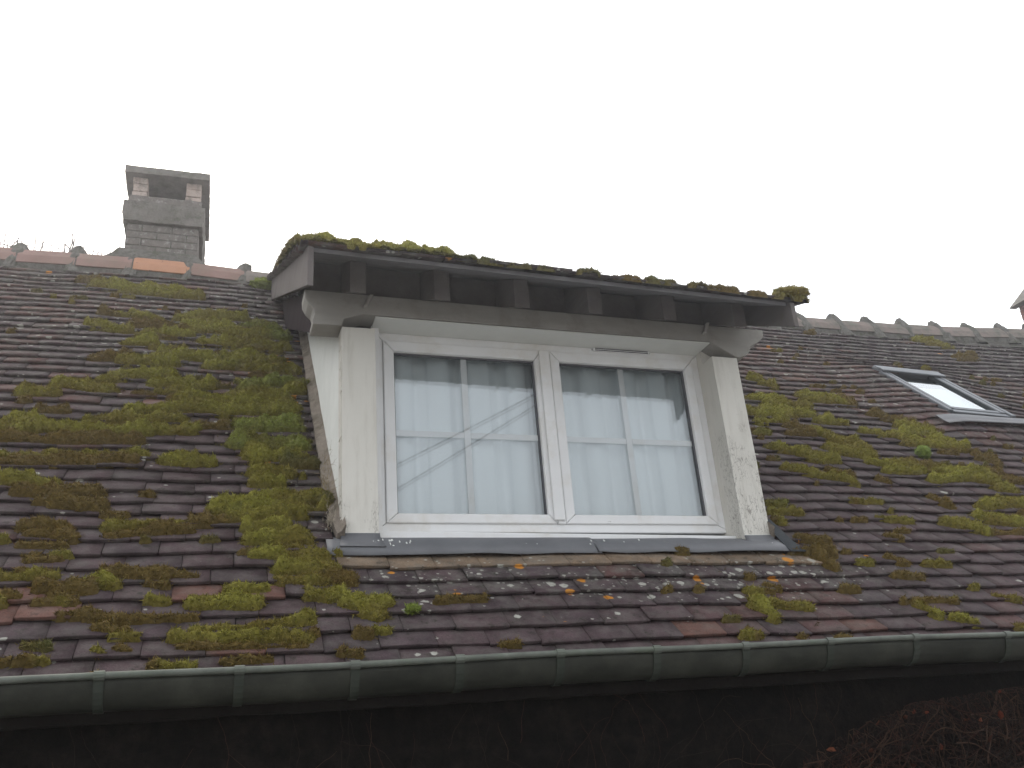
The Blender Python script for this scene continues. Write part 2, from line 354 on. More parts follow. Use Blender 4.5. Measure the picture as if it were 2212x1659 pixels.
M['cable'] = mat_two('cable_sheath', (0.015, 0.015, 0.017), (0.02, 0.02, 0.022), 20)
M['ground'] = mat_two('worn_asphalt', (0.21, 0.205, 0.195), (0.28, 0.27, 0.26), 3, 0.95, 0.6, 0.01, 40, grime=(0.17, 0.17, 0.14), gscale=0.5, glo=0.5, ghi=0.7)
# ------------------------------------------------------------------ roof geometry
TH = math.radians(46.05); CT, ST = math.cos(TH), math.sin(TH)
RY0, RZ0 = -0.08, -0.411                 # the roof line under the dormer sill (s = 0)
RIDGE_Y, RIDGE_S = 2.523, 3.72
def roof_pt(X, s, h=0.0):
    X, s, h = np.broadcast_arrays(np.asarray(X, float), np.asarray(s, float), np.asarray(h, float))
    R = np.interp(X, [-3.5, -2.3, -0.4, 4.1, 5.5, 7.2, 9], [3.64, 3.66, 3.71, 3.64, 3.72, 3.84, 3.86]) / RIDGE_S
    s = np.minimum(s, 3.70)
    s2 = s * (1 + (R - 1) * np.clip(s / RIDGE_S, 0, 1))
    s2 = s2 + 0.010 * (vnoise(X * 1.3, s * 1.6, 0, 5) - 0.5) + 0.010 * (vnoise(X * 3.1, s * 3.0, 0, 9) - 0.5)
    hh = h + 0.030 * (vnoise(X * 0.8, s * 0.9, 0, 2) - 0.5) + 0.014 * (vnoise(X * 2.6, s * 2.6, 0, 3) - 0.5)
    # the tiles ride up over the flashing of the roof window
    dx = np.maximum(np.maximum(4.19 - X, X - 4.84), 0); ds = np.maximum(np.maximum(1.60 - s, s - 2.60), 0)
    hh = hh + 0.045 * np.exp(-(dx / 0.32) ** 2 - (ds / 0.25) ** 2)
    y = RY0 + s2 * CT - hh * ST; z = RZ0 + s2 * ST + hh * CT
    return np.stack([X, y, z], -1)
def tile_grid(name, P, s_list, x_min, x_max, width, th, L, keep, tintf, growf, mat, parent, seed, jit=1.0):
    """courses of separate flat clay tiles, one mesh (surface pattern of the roof)"""
    r = np.random.default_rng(seed)
    X0, X1, S, TL = [], [], [], []
    for k, s in enumerate(s_list):
        off = (k % 2) * width * 0.5 + r.uniform(-0.03, 0.03); n = int((x_max - x_min) / width) + 2
        edges = x_min - width + off + np.arange(n + 1) * width + r.normal(0, 0.004, n + 1)
        for i in range(n):
            a, b = edges[i], edges[i + 1]
            for (c, d) in keep(a, b, s):
                g = r.uniform(0.0006, 0.0022)
                if d - c > 0.02: X0.append(c + g); X1.append(d - g); S.append(s); TL.append(k)
    X0, X1, S = map(np.array, (X0, X1, S)); n = len(S)
    js = r.normal(0, 0.0035 * jit, (n, 2)); jh = r.normal(0, 0.0013 * jit, (n, 2)); jh[r.random(n) < 0.04] += 0.006 * jit
    slip = (r.random(n) < 0.02) * r.uniform(-0.02, 0, n) * jit
    ncol = 4; camb = r.normal(0.0004, 0.0009, n)
    tilt = th / (s_list[1] - s_list[0]) * 1.02
    verts = []; tint = tintf(0.5 * (X0 + X1), S, r); cols = []; grow = []
    for c in range(ncol):
        t = c / (ncol - 1); x = X0 + (X1 - X0) * t
        sf = S + js[:, 0] * (1 - t) + js[:, 1] * t + slip + r.normal(0, 0.0012, n)
        h = jh[:, 0] * (1 - t) + jh[:, 1] * t + camb * (1 - (2 * t - 1) ** 2)
        prof = [(0.002, -th + 0.002), (0.0, -0.0025), (0.0022, 0.0), (L * 0.5, -tilt * L * 0.5), (L, -tilt * L)]
        for (ds, dh) in prof:
            p = P(x, sf + ds, h + dh); verts.append(p); cols.append(tint); grow.append(growf(x, sf + ds))
        p = P(x, sf + L, h - tilt * L - th); verts.append(p); cols.append(tint); grow.append(growf(x, sf + L))
    V = np.stack(verts, 1).reshape(-1, 3); C = np.stack(cols, 1).reshape(-1, 3); G = np.stack(grow, 1).reshape(-1, 3)
    m = 6; base = np.arange(n)[:, None, None] * (ncol * m); F = []
    for c in range(ncol - 1):
        for j in range(m - 2):
            F.append([c * m + j, (c + 1) * m + j, (c + 1) * m + j + 1, c * m + j + 1])
    for c, fl in ((0, 1), (ncol - 1, 0)):
        a = [[c * m, c * m + 1, c * m + 2, c * m + 3], [c * m, c * m + 3, c * m + 4, c * m + 5]]
        F += [q[::-1] if fl == 0 else q for q in a]
    F.append([0, 5, (ncol - 1) * m + 5, (ncol - 1) * m])
    F = (base + np.array(F)[None]).reshape(-1, 4)
    return from_arrays(name, V, F, mat, parent, col=C, extra=G)

house = tag(empty('house', (2.7, 2.5, -2.9)), 'old house with brown mossy tiled roof, white dormer window and dark rendered wall', 'house')
ground = MB(); ground.add([(-60, -60, -2.9), (60, -60, -2.9), (60, 60, -2.9), (-60, 60, -2.9)], [(0, 1, 2, 3)])
tag(ground.build('ground', M['ground'], None, fix=False), 'dark worn ground below the house', None, None, 'structure')

XL, XR = -3.55, 8.95
DX0, DX1 = -0.285, 1.835               # opening of the dormer in the roof
def keep_main(a, b, s):
    seg = [(a, b)]
    def cut(seg, x0, x1):
        o = []
        for c, d in seg:
            if d <= x0 or c >= x1: o.append((c, d)); continue
            if c < x0: o.append((c, x0))
            if d > x1: o.append((x1, d))
        return o
    seg = [(max(c, XL), min(d, XR)) for c, d in seg if d > XL and c < XR]
    if s > -0.03: seg = cut(seg, DX0 + (0.04 if s > 0.2 else 0), DX1 - 0.03)
    if 1.56 < s < 2.44: seg = cut(seg, 4.215, 4.79)
    return seg
def tint_main(X, S, r):
    n = len(X)
    a = np.array([0.074, 0.053, 0.055]); c = np.array([0.100, 0.058, 0.052]); d = np.array([0.062, 0.048, 0.052]); o = np.array([0.14, 0.075, 0.058])
    t = r.random((n, 1)); base = a * (1 - t) + d * t
    red = np.clip(fbm(X * 0.9, S * 0.9, 0, 40, 3) * 2.0 - 0.98 + 0.9 * np.exp(-((X - 4.0) / 0.9) ** 2 - ((S - 2.1) / 0.8) ** 2) + 0.5 * np.exp(-((X + 2.3) / 0.8) ** 2 - ((S - 2.6) / 1.0) ** 2), 0, 1)
    u = (r.random(n) < red)[:, None] * r.uniform(0.4, 1.0, (n, 1)); base = base * (1 - u) + c * u
    rare = (r.random(n) < 0.012 + 0.05 * red)[:, None] * r.uniform(0.3, 0.95, (n, 1)); base = base * (1 - rare) + o * rare
    tan = ((S > -0.12) & (S < -0.05) & (X > -0.35) & (X < 1.95))[:, None]
    base = np.where(tan, np.array([0.20, 0.155, 0.105]) * r.uniform(0.8, 1.15, (n, 1)), base)
    hot = ((X < -1.12) & (X > -1.5) & (np.abs(S + .40) < .03)) | ((X < -1.2) & (np.abs(S + .30) < .03)) | ((np.abs(X + .62) < .2) & (np.abs(S + .30) < .03))
    base = np.where(hot[:, None], np.array([0.145, 0.078, 0.062]), base)
    return base * np.array([.88, .82, .84]) * r.uniform(0.88, 1.13, (n, 1))
def grow_main(X, S):
    under = np.exp(-((S + 0.20) / 0.14) ** 2) * np.clip((X + 0.25) / 0.3, 0, 1) * np.clip((2.35 - X) / 0.5, 0, 1)
    left = np.exp(-((X + 0.42) / 0.13) ** 2) * np.clip((S + 0.1) / 0.2, 0, 1) * (S < 2.6)
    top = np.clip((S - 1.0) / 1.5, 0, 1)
    patch = np.clip(vnoise(X * 1.7, S * 1.7, 0, 77) * 2 - 0.8, 0, 1)
    white = np.clip(0.75 * under + 0.25 * left + 0.03 + 0.45 * top * patch + .08 * top, 0, 0.8)
    orange = np.clip(0.30 * under * (X < 1.4) + 0.75 * left + 0.10 * top * patch + 0.5 * np.exp(-((X - 2.0) / 0.25) ** 2 - ((S + 0.02) / 0.14) ** 2), 0, 0.9)
    crust = np.clip(0.3 + 0.5 * top + 0.4 * left + 0.35 * under, 0, 1)  # heavier up the roof: real lichen crust plus painted hazy light
    return np.stack([white, orange, crust], -1)
EXPO = 0.0975
s_list = [-0.695 + EXPO * k for k in range(46)]
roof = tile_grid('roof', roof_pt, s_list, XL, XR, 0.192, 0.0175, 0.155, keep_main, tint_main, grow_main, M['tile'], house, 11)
roof['label'] = 'steep roof of brown flat clay tiles'
# boarding under the tiles, back slope, gables, walls
dk = MB()
def slab(x0, x1, s0, s1, h0=-0.085, h1=-0.115):
    def q(x, s, h): return (x, RY0 + s * CT - h * ST, RZ0 + s * ST + h * CT)
    dk.hexa([q(x0,s0,h1), q(x1,s0,h1), q(x1,s1,h1), q(x0,s1,h1), q(x0,s0,h0), q(x1,s0,h0), q(x1,s1,h0), q(x0,s1,h0)])
slab(XL + .03, DX0 + .03, -0.62, 3.70); slab(DX0 + .031, DX1 - .031, -0.62, -0.08); slab(DX1 - .03, 4.20, -0.62, 3.70)
slab(4.201, 4.82, -0.62, 1.58); slab(4.201, 4.82, 2.60, 3.70); slab(4.821, XR - .03, -0.62, 3.70)
dk.build('roof_boarding', M['deck'], roof)
def back_pt(X, s, h=0.0):
    p = roof_pt(X, s, h); p = p.copy(); p[..., 1] = 2 * RIDGE_Y - p[..., 1]; return p
bs = [-0.695 + EXPO * k for k in range(0, 46)]
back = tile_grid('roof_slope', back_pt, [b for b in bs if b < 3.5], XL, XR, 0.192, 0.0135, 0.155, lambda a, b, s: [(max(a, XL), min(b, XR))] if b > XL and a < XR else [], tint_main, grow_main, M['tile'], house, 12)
back['label'] = 'rear slope of brown clay tiles'
bk = MB()
bk.hexa([(XL+.03, RIDGE_Y+.05, 2.16), (XR-.03, RIDGE_Y+.05, 2.16), (XR-.03, 5.52, -0.93), (XL+.03, 5.52, -0.93),
         (XL+.03, RIDGE_Y+.05, 2.19), (XR-.03, RIDGE_Y+.05, 2.19), (XR-.03, 5.54, -0.90), (XL+.03, 5.54, -0.90)])
bk.build('roof_boarding', M['deck'], back)
wl_ = MB(); wl_.box(XL + .1, XR - .1, -0.44, -0.14, -2.95, -1.03); wl_.box(XL + .1, XR - .1, 5.1, 5.4, -2.95, -0.95)
for x in (XL + .1, XR - .4):
    wl_.prism([(-0.139, -2.95), (5.099, -2.95), (5.099, -0.95), (5.1, -0.75), (2.523, 1.95), (-0.10, -0.72), (-0.139, -1.02)], 'x', x, x + .3)
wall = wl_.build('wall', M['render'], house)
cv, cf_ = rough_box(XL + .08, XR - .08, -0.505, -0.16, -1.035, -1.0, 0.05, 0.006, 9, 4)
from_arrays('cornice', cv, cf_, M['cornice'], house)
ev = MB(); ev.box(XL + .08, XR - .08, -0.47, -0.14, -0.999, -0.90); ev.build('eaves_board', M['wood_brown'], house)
# ------------------------------------------------------------------ gutter
g = MB(); gy, gz, gr_ = -0.590, -0.917, 0.068
out = [(gy + gr_ * math.cos(a), gz + 1.35 * gr_ * math.sin(a)) for a in np.linspace(math.pi, 2 * math.pi, 15)]
inn = [(gy + (gr_ - .004) * math.cos(a), gz + (1.35 * gr_ - .004) * math.sin(a)) for a in np.linspace(2 * math.pi, math.pi, 15)]
xs = np.linspace(XL - .02, XR + .02, 60)
def gz_off(x): return 0.005 * math.sin(x * 1.1) + 0.0016 * (x + 1) + .0025 * math.sin(x * 4.3)
vs = []; fs = []; prof = out + inn; n_ = len(prof)
for x in xs: vs += [(x, y, z + gz_off(x)) for y, z in prof]
for i in range(len(xs) - 1):
    for k in range(n_): fs.append((i*n_+k, i*n_+(k+1)%n_, (i+1)*n_+(k+1)%n_, (i+1)*n_+k))
fs += [tuple(range(n_))[::-1], tuple((len(xs)-1)*n_ + k for k in range(n_))]
g.add(vs, fs); gutter = g.build('gutter', M['zinc'], house, smooth=False)
gutter['label'] = 'half round green-grey metal gutter'
for p in gutter.data.polygons: p.use_smooth = len(p.vertices) == 4
rim = MB(); rim.tube([(x, gy - gr_ - .004, gz + .004 + gz_off(x)) for x in xs], 0.0105, 10); rim.build('rim', M['zinc_rim'], gutter, smooth=True)
bx = [-3.0, -2.62, -2.21, -1.83, -1.44, -1.041, -0.647, -0.294, 0.05, 0.405, 0.771, 1.132, 1.50, 1.901, 2.359] + [2.75 + .39 * k for k in range(16)]
for x in bx:
    m_ = MB(); a = [(gy + (gr_ + .005) * math.cos(t), gz + (1.35 * gr_ + .005) * math.sin(t)) for t in np.linspace(math.pi, 1.72 * math.pi, 11)]
    b_ = [(gy + (gr_ + .001) * math.cos(t), gz + (1.35 * gr_ + .001) * math.sin(t)) for t in np.linspace(1.72 * math.pi, math.pi, 11)]
    m_.prism([(y, z + gz_off(x)) for y, z in a + b_], 'x', x - .014, x + .014)
    o_ = m_.build('bracket', M['zinc_band'], gutter)
    m2 = MB(); m2.tube([(x - .015, gy - gr_ - .004, gz + .004 + gz_off(x)), (x + .015, gy - gr_ - .004, gz + .004 + gz_off(x))], 0.0145, 10)
    m2.build('clip', M['zinc_rim'], gutter)
# ------------------------------------------------------------------ ridge
crx = [-3.6, -2.28, -2.02, -1.585, -1.224, -0.897, -0.425, 0.5, 2.5, 4.38, 5.23, 6.05, 7.0, 9]
crz = [2.36, 2.368, 2.372, 2.385, 2.385, 2.375, 2.347, 2.34, 2.35, 2.378, 2.39, 2.414, 2.473, 2.48]
def crown(x): return float(np.interp(x, crx, crz))
rp = [(-0.100, -0.155), (-0.078, -0.085), (-0.040, -0.022), (0, 0), (0.040, -0.022), (0.078, -0.085), (0.100, -0.155)]
lumps = [-3.31, -2.93, -2.545, -2.158, -1.782, -1.41, -1.017, -0.632, -0.25, 0.14, 0.52, 0.9, 1.29, 1.68, 2.07, 2.45, 2.84, 3.22, 3.55, 3.90, 4.263, 4.659, 5.038, 5.44, 5.841, 6.242, 6.665, 7.05, 7.44, 7.83, 8.22, 8.6]
for i in range(len(lumps) - 1):
    x0, x1 = lumps[i], lumps[i + 1]; vs = []; fs = []; q = MB(); r_ = random.Random(i)
    dz = [r_.uniform(-.004, .004) for _ in range(2)]; N = 7
    inner = [(y * .86, z * .93 - .012) for y, z in rp]
    pr = rp + inner[::-1]
    for x, d in ((x0 + .004, dz[0]), (x1 - .004, dz[1])): vs += [(x, RIDGE_Y + y, crown(x) + z + d) for y, z in pr]
    n_ = len(pr)
    fs = [(k, (k + 1) % n_, n_ + (k + 1) % n_, n_ + k) for k in range(n_)] + [tuple(range(n_))[::-1], tuple(range(n_, 2 * n_))]
    q.add(vs, fs)
    mt = M['ridge_grey'] if x0 > -0.7 else (M['ridge_orange'] if abs(x0 + 1.41) < .01 else M['ridge_pink'])
    o_ = q.build('ridge_tile', mt, roof, bevel=.006)
    if abs(x0 + 1.41) < .01: o_['label'] = 'bright orange ridge tile in front of the chimney'
for i, x in enumerate(lumps):
    sharp = x < -0.5
    wv = 0.052 if sharp else 0.070
    vs = []; fs = []; nx, na = 7, 15
    for a in range(nx + 1):
        t = a / nx; xx = x - wv + 2 * wv * t; sc = 1.0 + (0.30 if sharp else 0.30) * math.sin(math.pi * t) ** 0.6
        for b in range(na):
            u = -1 + 2 * b / (na - 1); y = 0.104 * u * sc; k = abs(u)
            z = -0.225 * (k ** (1.2 if sharp else 1.45)) + (sc - 1) * 0.20 * (1 - k)
            lean = (0.05 * (k) if not sharp else -0.025 * k)
            vs.append((xx + lean, RIDGE_Y + y, crown(xx) + z))
    for a in range(nx):
        for b in range(na - 1): fs.append((a*na+b, (a+1)*na+b, (a+1)*na+b+1, a*na+b+1))
    fs.append(tuple(range(na))); fs.append(tuple((nx)*na + b for b in range(na))[::-1])
    fs.append(tuple([a * na for a in range(nx + 1)] + [a * na + na - 1 for a in range(nx, -1, -1)]))
    v = np.array(vs); v += 0.022 * (np.stack([fbm(v[:, 0] * 22, v[:, 1] * 22, v[:, 2] * 22, s_, 3) for s_ in (i, i + 50, i + 90)], -1) - 0.5) * 2
    o_ = MB().add(v.tolist(), fs).build('mortar_hump', M['mortar'], roof, smooth=False)
bv, bf = rough_box(XL + .05, XR - .05, RIDGE_Y - .088, RIDGE_Y + .088, 2.11, 2.245, 0.03, 0.008, 14, 8,
    shape=lambda v: np.stack([v[:, 0], RIDGE_Y + (v[:, 1] - RIDGE_Y) * np.where(v[:, 2] < 2.16, 1.45, 1.0), v[:, 2] + np.interp(v[:, 0], crx, crz) - 2.385], -1))
from_arrays('ridge_bedding', bv, bf, M['mortar'], roof)

# ------------------------------------------------------------------ chimneys
def bricks(mb, x0, x1, y0, y1, z0, z1, seed, lx=0.21, h=0.062, j=0.004, grow_=0.0):
    r_ = random.Random(seed); k = 0; z = z0
    while z < z1 - .01:
        zt = min(z + h, z1)
        for (side, a0, a1) in (('x', x0, x1), ('X', x0, x1), ('y', y0, y1), ('Y', y0, y1)):
            p = a0 - (lx / 2 if k % 2 else 0)
            while p < a1 - .005:
                c, d = max(p, a0), min(p + lx, a1); p += lx
                if d - c < .012: continue
                e = r_.uniform(0, j) + .001 * k % .002; g_ = .0028
                if side == 'x': mb.box(c + g_, d - g_, y0 - e, y0 + .05, z + g_, zt - g_)
                elif side == 'X': mb.box(c + g_, d - g_, y1 - .05, y1 + e, z + g_, zt - g_)
                elif side == 'y': mb.box(x0 - e, x0 + .049, c + g_, d - g_, z + g_ + .0003, zt - g_ - .0003)
                else: mb.box(x1 - .049, x1 + e, c + g_, d - g_, z + g_ + .0003, zt - g_ - .0003)
        z += h; k += 1
ch = empty('chimney', (-1.23, 2.9, 2.2), house); ch['label'] = 'grey weathered brick chimney with slab cap behind the orange ridge tile'
CY0, CY1 = 2.55, 3.28
b = MB(); bricks(b, -1.487, -0.985, CY0, CY1, 1.7, 2.70, 3); b.build('shaft', M['brick'], ch, bevel=.004, seg=1)
b = MB(); b.box(-1.4855, -0.9865, CY0 + .0015, CY1 - .0015, 1.7, 2.70); b.build('shaft_core', M['mortar'], ch)
v, f = rough_box(-1.525, -0.945, CY0 - .035, CY1 + .035, 2.700, 2.875, 0.03, 0.008, 16, 2,
                 shape=lambda v: np.stack([np.where(v[:, 2] < 2.73, -1.236 + (v[:, 0] + 1.236) * .965, v[:, 0]), v[:, 1], v[:, 2]], -1))
from_arrays('corbel_band', v, f, M['concrete'], ch)
v, f = rough_box(-1.49, -0.976, CY0 - .005, CY1 + .005, 2.868, 2.945, 0.03, 0.006, 16, 5); from_arrays('plinth', v, f, M['brick'], ch)
for x0, x1, y0, y1 in ((-1.478, -1.372, CY0, CY0 + .13), (-1.095, -0.985, CY0, CY0 + .13), (-1.478, -1.372, CY1 - .13, CY1), (-1.095, -0.985, CY1 - .13, CY1)):
    b = MB(); zz = 2.94; r_ = random.Random(int(x0 * 100))
    for k, hh in enumerate((0.045, 0.07, 0.062)):
        e = r_.uniform(-.006, .006); b.box(x0 + e, x1 + e, y0 + r_.uniform(-.004, .004), y1, zz + .002, zz + hh - .003); zz += hh
    b.box(x0 + .012, x1 - .012, y0 + .012, y1 - .012, 2.93, 3.115); b.build('pier', M['brick_pale'] if y0 < 2.6 else M['brick'], ch, bevel=.005, seg=1)
b = MB(); b.box(-1.37, -1.10, 2.78, 2.80, 2.94, 3.10); b.box(-1.47, -1.43, CY0 + .131, CY1 - .131, 2.94, 3.11); b.box(-1.03, -0.993, CY0 + .131, CY1 - .131, 2.94, 3.11); b.build('flue_screen', M['soot'], ch)
v, f = rough_box(-1.537, -0.925, CY0 - .06, CY1 + .10, 3.112, 3.172, 0.025, 0.005, 18, 9); 
v[:, 2] += (v[:, 1] - CY0) * -0.0 ; from_arrays('cap_slab', v, f, M['concrete'], ch)
v, f = rough_box(-1.60, -0.93, CY0 - .06, CY1, 2.20, 2.47, 0.03, 0.012, 12, 12,
                 shape=lambda v: np.stack([-1.236 + (v[:, 0] + 1.236) * np.interp(v[:, 2], [2.36, 2.40, 2.47], [1.08, .90, .80]), v[:, 1] + np.interp(v[:, 2], [2.36, 2.47], [0, .055]), v[:, 2]], -1))
from_arrays('mortar_flaunching', v, f, M['mortar'], ch)

c2 = empty('chimney', (7.9, 2.75, 2.2), house); c2['label'] = 'red brick chimney with tent shaped slab cap at the right edge'
b = MB(); bricks(b, 7.64, 8.20, 2.5, 3.0, 1.75, 3.07, 8, j=.006); b.build('shaft', M['brick_red'], c2, bevel=.004, seg=1)
b = MB(); b.box(7.645, 8.195, 2.506, 2.994, 1.75, 3.07); b.build('shaft_core', M['mortar'], c2)
b = MB(); b.prism([(7.53, 3.02), (7.64, 3.025), (7.92, 3.29), (7.92, 3.365)], 'y', 2.46, 3.04)
b.prism([(7.921, 3.363), (7.921, 3.29), (8.20, 3.025), (8.31, 3.02)], 'y', 2.46, 3.04)
b.build('cap_slab', M['concrete'], c2, bevel=.008)
b = MB(); b.prism([(7.67, 3.05), (8.17, 3.05), (7.92, 3.285)], 'y', 2.56, 2.94); b.build('flue', M['soot'], c2)

# ------------------------------------------------------------------ dormer
dm = empty('dormer', (0.77, 0.0, -0.35), house); dm['label'] = 'white timber dormer with overhanging mossy roof'
def droop(X): return -0.050 * np.clip((np.asarray(X, float) + .45) / 2.4, 0, 1.1) ** 1.0
DP = 0.52; DC = 1 / math.sqrt(1 + DP * DP); DS = DP * DC
def dorm_pt(X, s, h=0.0):     # s runs up the slope from the front edge of the tiles
    X, s, h = np.broadcast_arrays(np.asarray(X, float), np.asarray(s, float), np.asarray(h, float))
    hh = h + 0.012 * (vnoise(X * 1.5, s * 1.5, 0, 21) - 0.5) + 0.005 * (vnoise(X * 5, s * 5, 0, 22) - 0.5)
    y = -0.457 + s * DC - hh * DS; z = 0.776 + s * DS + hh * DC + droop(X) * np.clip(1 - s / 3.0, 0, 1)
    return np.stack([X, y, z], -1)
def tint_dorm(X, S, r): return tint_main(X, S + 1.5, r) * 0.9
def grow_dorm(X, S): return np.stack([0.15 + 0 * X, 0.05 + 0 * X, 0.9 + 0 * X], -1)
ds_list = [0.0 + EXPO * k for k in range(34)]
dr = tile_grid('dormer_roof', dorm_pt, ds_list, -0.47, 1.94, 0.192, 0.0145, 0.155, lambda a, b, s: [(max(a, -0.472 + .01 * math.sin(s * 40)), min(b, 1.94 + .008 * math.sin(s * 50)))] if b > -0.472 and a < 1.94 else [], tint_dorm, grow_dorm, M['tile'], dm, 31, 1.2)
def dz(y): return DP * (y + 0.3)
b = MB(); Nn = 12
for i in range(Nn):
    x0, x1 = -0.418 + 2.25 * i / Nn, -0.418 + 2.25 * (i + 1) / Nn - .001
    P_ = lambda x, y, t: (x, y, 0.831 + t + dz(y) + float(droop(x)) * max(0, 1 - (y + .3) / 2.6))
    b.hexa([P_(x0, -.425, -.020), P_(x1, -.425, -.020), P_(x1, 2.44, -.020), P_(x0, 2.44, -.020), P_(x0, -.425, 0), P_(x1, -.425, 0), P_(x1, 2.44, 0), P_(x0, 2.44, 0)])
b.build('soffit_boarding', M['deck'], dm)
for X, w_, top in ((-0.443, .024, .757), (1.835, .026, .704)):
    b = MB(); y0, y1 = -0.447, 2.42
    b.hexa([(X, y0, .574), (X + w_, y0, .574), (X + w_, y1, .574 + DP * (y1 - y0)), (X, y1, .574 + DP * (y1 - y0)),
            (X, y0, top), (X + w_, y0, top), (X + w_, y1, .757 + DP * (y1 - y0)), (X, y1, .757 + DP * (y1 - y0))])
    b.build('barge_board', M['wood'], dm, bevel=.003)
for X in (-0.205, 0.172, 0.55, 0.917, 1.31, 1.70):     # rafter tails
    d = float(droop(X)); b = MB(); y0, y1 = -0.215, 2.3
    zb = lambda y: 0.803 + DP * y if y > -.1 else 0.803 + DP * y + .012
    P_ = lambda x, y, top: (x, y, (0.810 + dz(y) + d * max(0, 1 - (y + .3) / 2.6)) if top else 0.805 + DP * y + d * .3)
    b.hexa([P_(X-.036, y0, 0), P_(X+.036, y0, 0), P_(X+.036, y1, 0), P_(X-.036, y1, 0), P_(X-.036, y0, 1), P_(X+.036, y0, 1), P_(X+.036, y1, 1), P_(X-.036, y1, 1)])
    b.build('rafter', M['wood'], dm, bevel=.003)
b = MB(); b.prism([(0.13, .587 + DP * .13), (2.3, .587 + DP * 2.3), (2.3, .80 + DP * 2.3), (0.13, .80 + DP * .13)], 'x', -.372, -.345); b.build('soffit_plank', M['wood_brown'], dm, bevel=.002)
b = MB(); b.prism([(0.13, .70 + DP * .13), (2.2, .70 + DP * 2.2), (2.2, .73 + DP * 2.2), (0.13, .73 + DP * .13)], 'x', -.344, -.246); b.build('soffit_plank', M['wood_brown'], dm)
xb_ = [-0.415, -0.205, 0.172, 0.55, 0.917, 1.31, 1.70, 1.838]
for i in range(7):            # boards added across the open bays above the beam, to lift their deep shade
    x0, x1 = xb_[i] + .037, xb_[i + 1] - .037
    b = MB(); b.hexa([(x0, .050, .800), (x1, .050, .800), (x1, .07, .800), (x0, .07, .800), (x0, .050, .985 + float(droop(x0)) * .85), (x1, .050, .985 + float(droop(x1)) * .85), (x1, .07, .99 + float(droop(x1)) * .85), (x0, .07, .99 + float(droop(x0)) * .85)])
    b.build('added_bay_board', M['wood'], dm)
# head beam with shaped ends
tp = .803
beam = [(-0.415, tp), (-0.413, .765), (-0.398, .735), (-0.376, .712), (-0.368, .690), (-0.377, .655), (-0.376, .631), (-0.247, .632), (-0.238, .668), (-0.150, .700),
        (1.640, .694), (1.70, .660), (1.775, .618), (1.80, .613), (1.845, .628), (1.868, .650), (1.885, .685), (1.925, .707), (1.950, .722), (1.974, .748), (1.978, .786)]
b = MB(); b.prism(beam, 'y', -0.008, 0.118); b.build('head_beam', M['paint_beam'], dm, bevel=.004)
for x in (-0.150, 1.600):
    b = MB(); b.hexa([(x, -.030, .735), (x + .018, -.030, .735), (x + .018, -.0085, .728), (x, -.0085, .728), (x + .028, -.034, .792), (x + .046, -.034, .792), (x + .046, -.0085, .792), (x + .028, -.0085, .792)])
    b.build('bracket', M['paint_beam'], dm, bevel=.003)
def post(x0, x1, mat, seed):
    v, f = rough_box(x0, x1, 0.0, 0.10, -0.345, 0.632 if x0 < 0 else 0.612, 0.022, 0.0022, 10, seed)
    return from_arrays('post', v, f, mat, dm)
post(-0.245, -0.095, M['paint_post'], 1)['label'] = 'left post with cracked outer edge'
p2 = post(1.643, 1.789, M['paint_flaked'], 2); p2['label'] = 'right post with flaking paint'
# split, flaked outer arris of the left post
b = MB(); z = -0.33; r_ = random.Random(3)
while z < 0.60:
    hh = r_.uniform(.012, .05)
    if r_.random() < .8: b.box(-0.247 - r_.uniform(.0, .004), -0.238, .002 + r_.uniform(0, .03), .035 + r_.uniform(0, .055), z, z + hh * .85)
    z += hh
b.box(-0.2475, -0.2446, .012, .098, -.34, .626)
b.build('paint_flakes', M['paint_flaked'], dm)['kind'] = 'stuff'
b = MB(); b.box(-0.0951, -0.06, .101, .149, -.30, .70); b.build('lining', M['pvc'], dm)
b = MB(); b.box(1.6435, 1.70, .1005, .20, -.34, .70); b.build('lining', M['paint'], dm)
b = MB(); b.hexa([(-.094, -.004, .689), (1.642, -.004, .684), (1.642, .149, .684), (-.094, .149, .689), (-.094, -.004, .6955), (1.642, -.004, .6905), (1.642, .149, .6905), (-.094, .149, .6955)])
b.build('head_lining', M['cheek'], dm, bevel=.002)
b = MB(); b.box(-0.10, 1.70, .1185, .30, .7165, .80); b.build('head_packing', M['paint_beam'], dm)
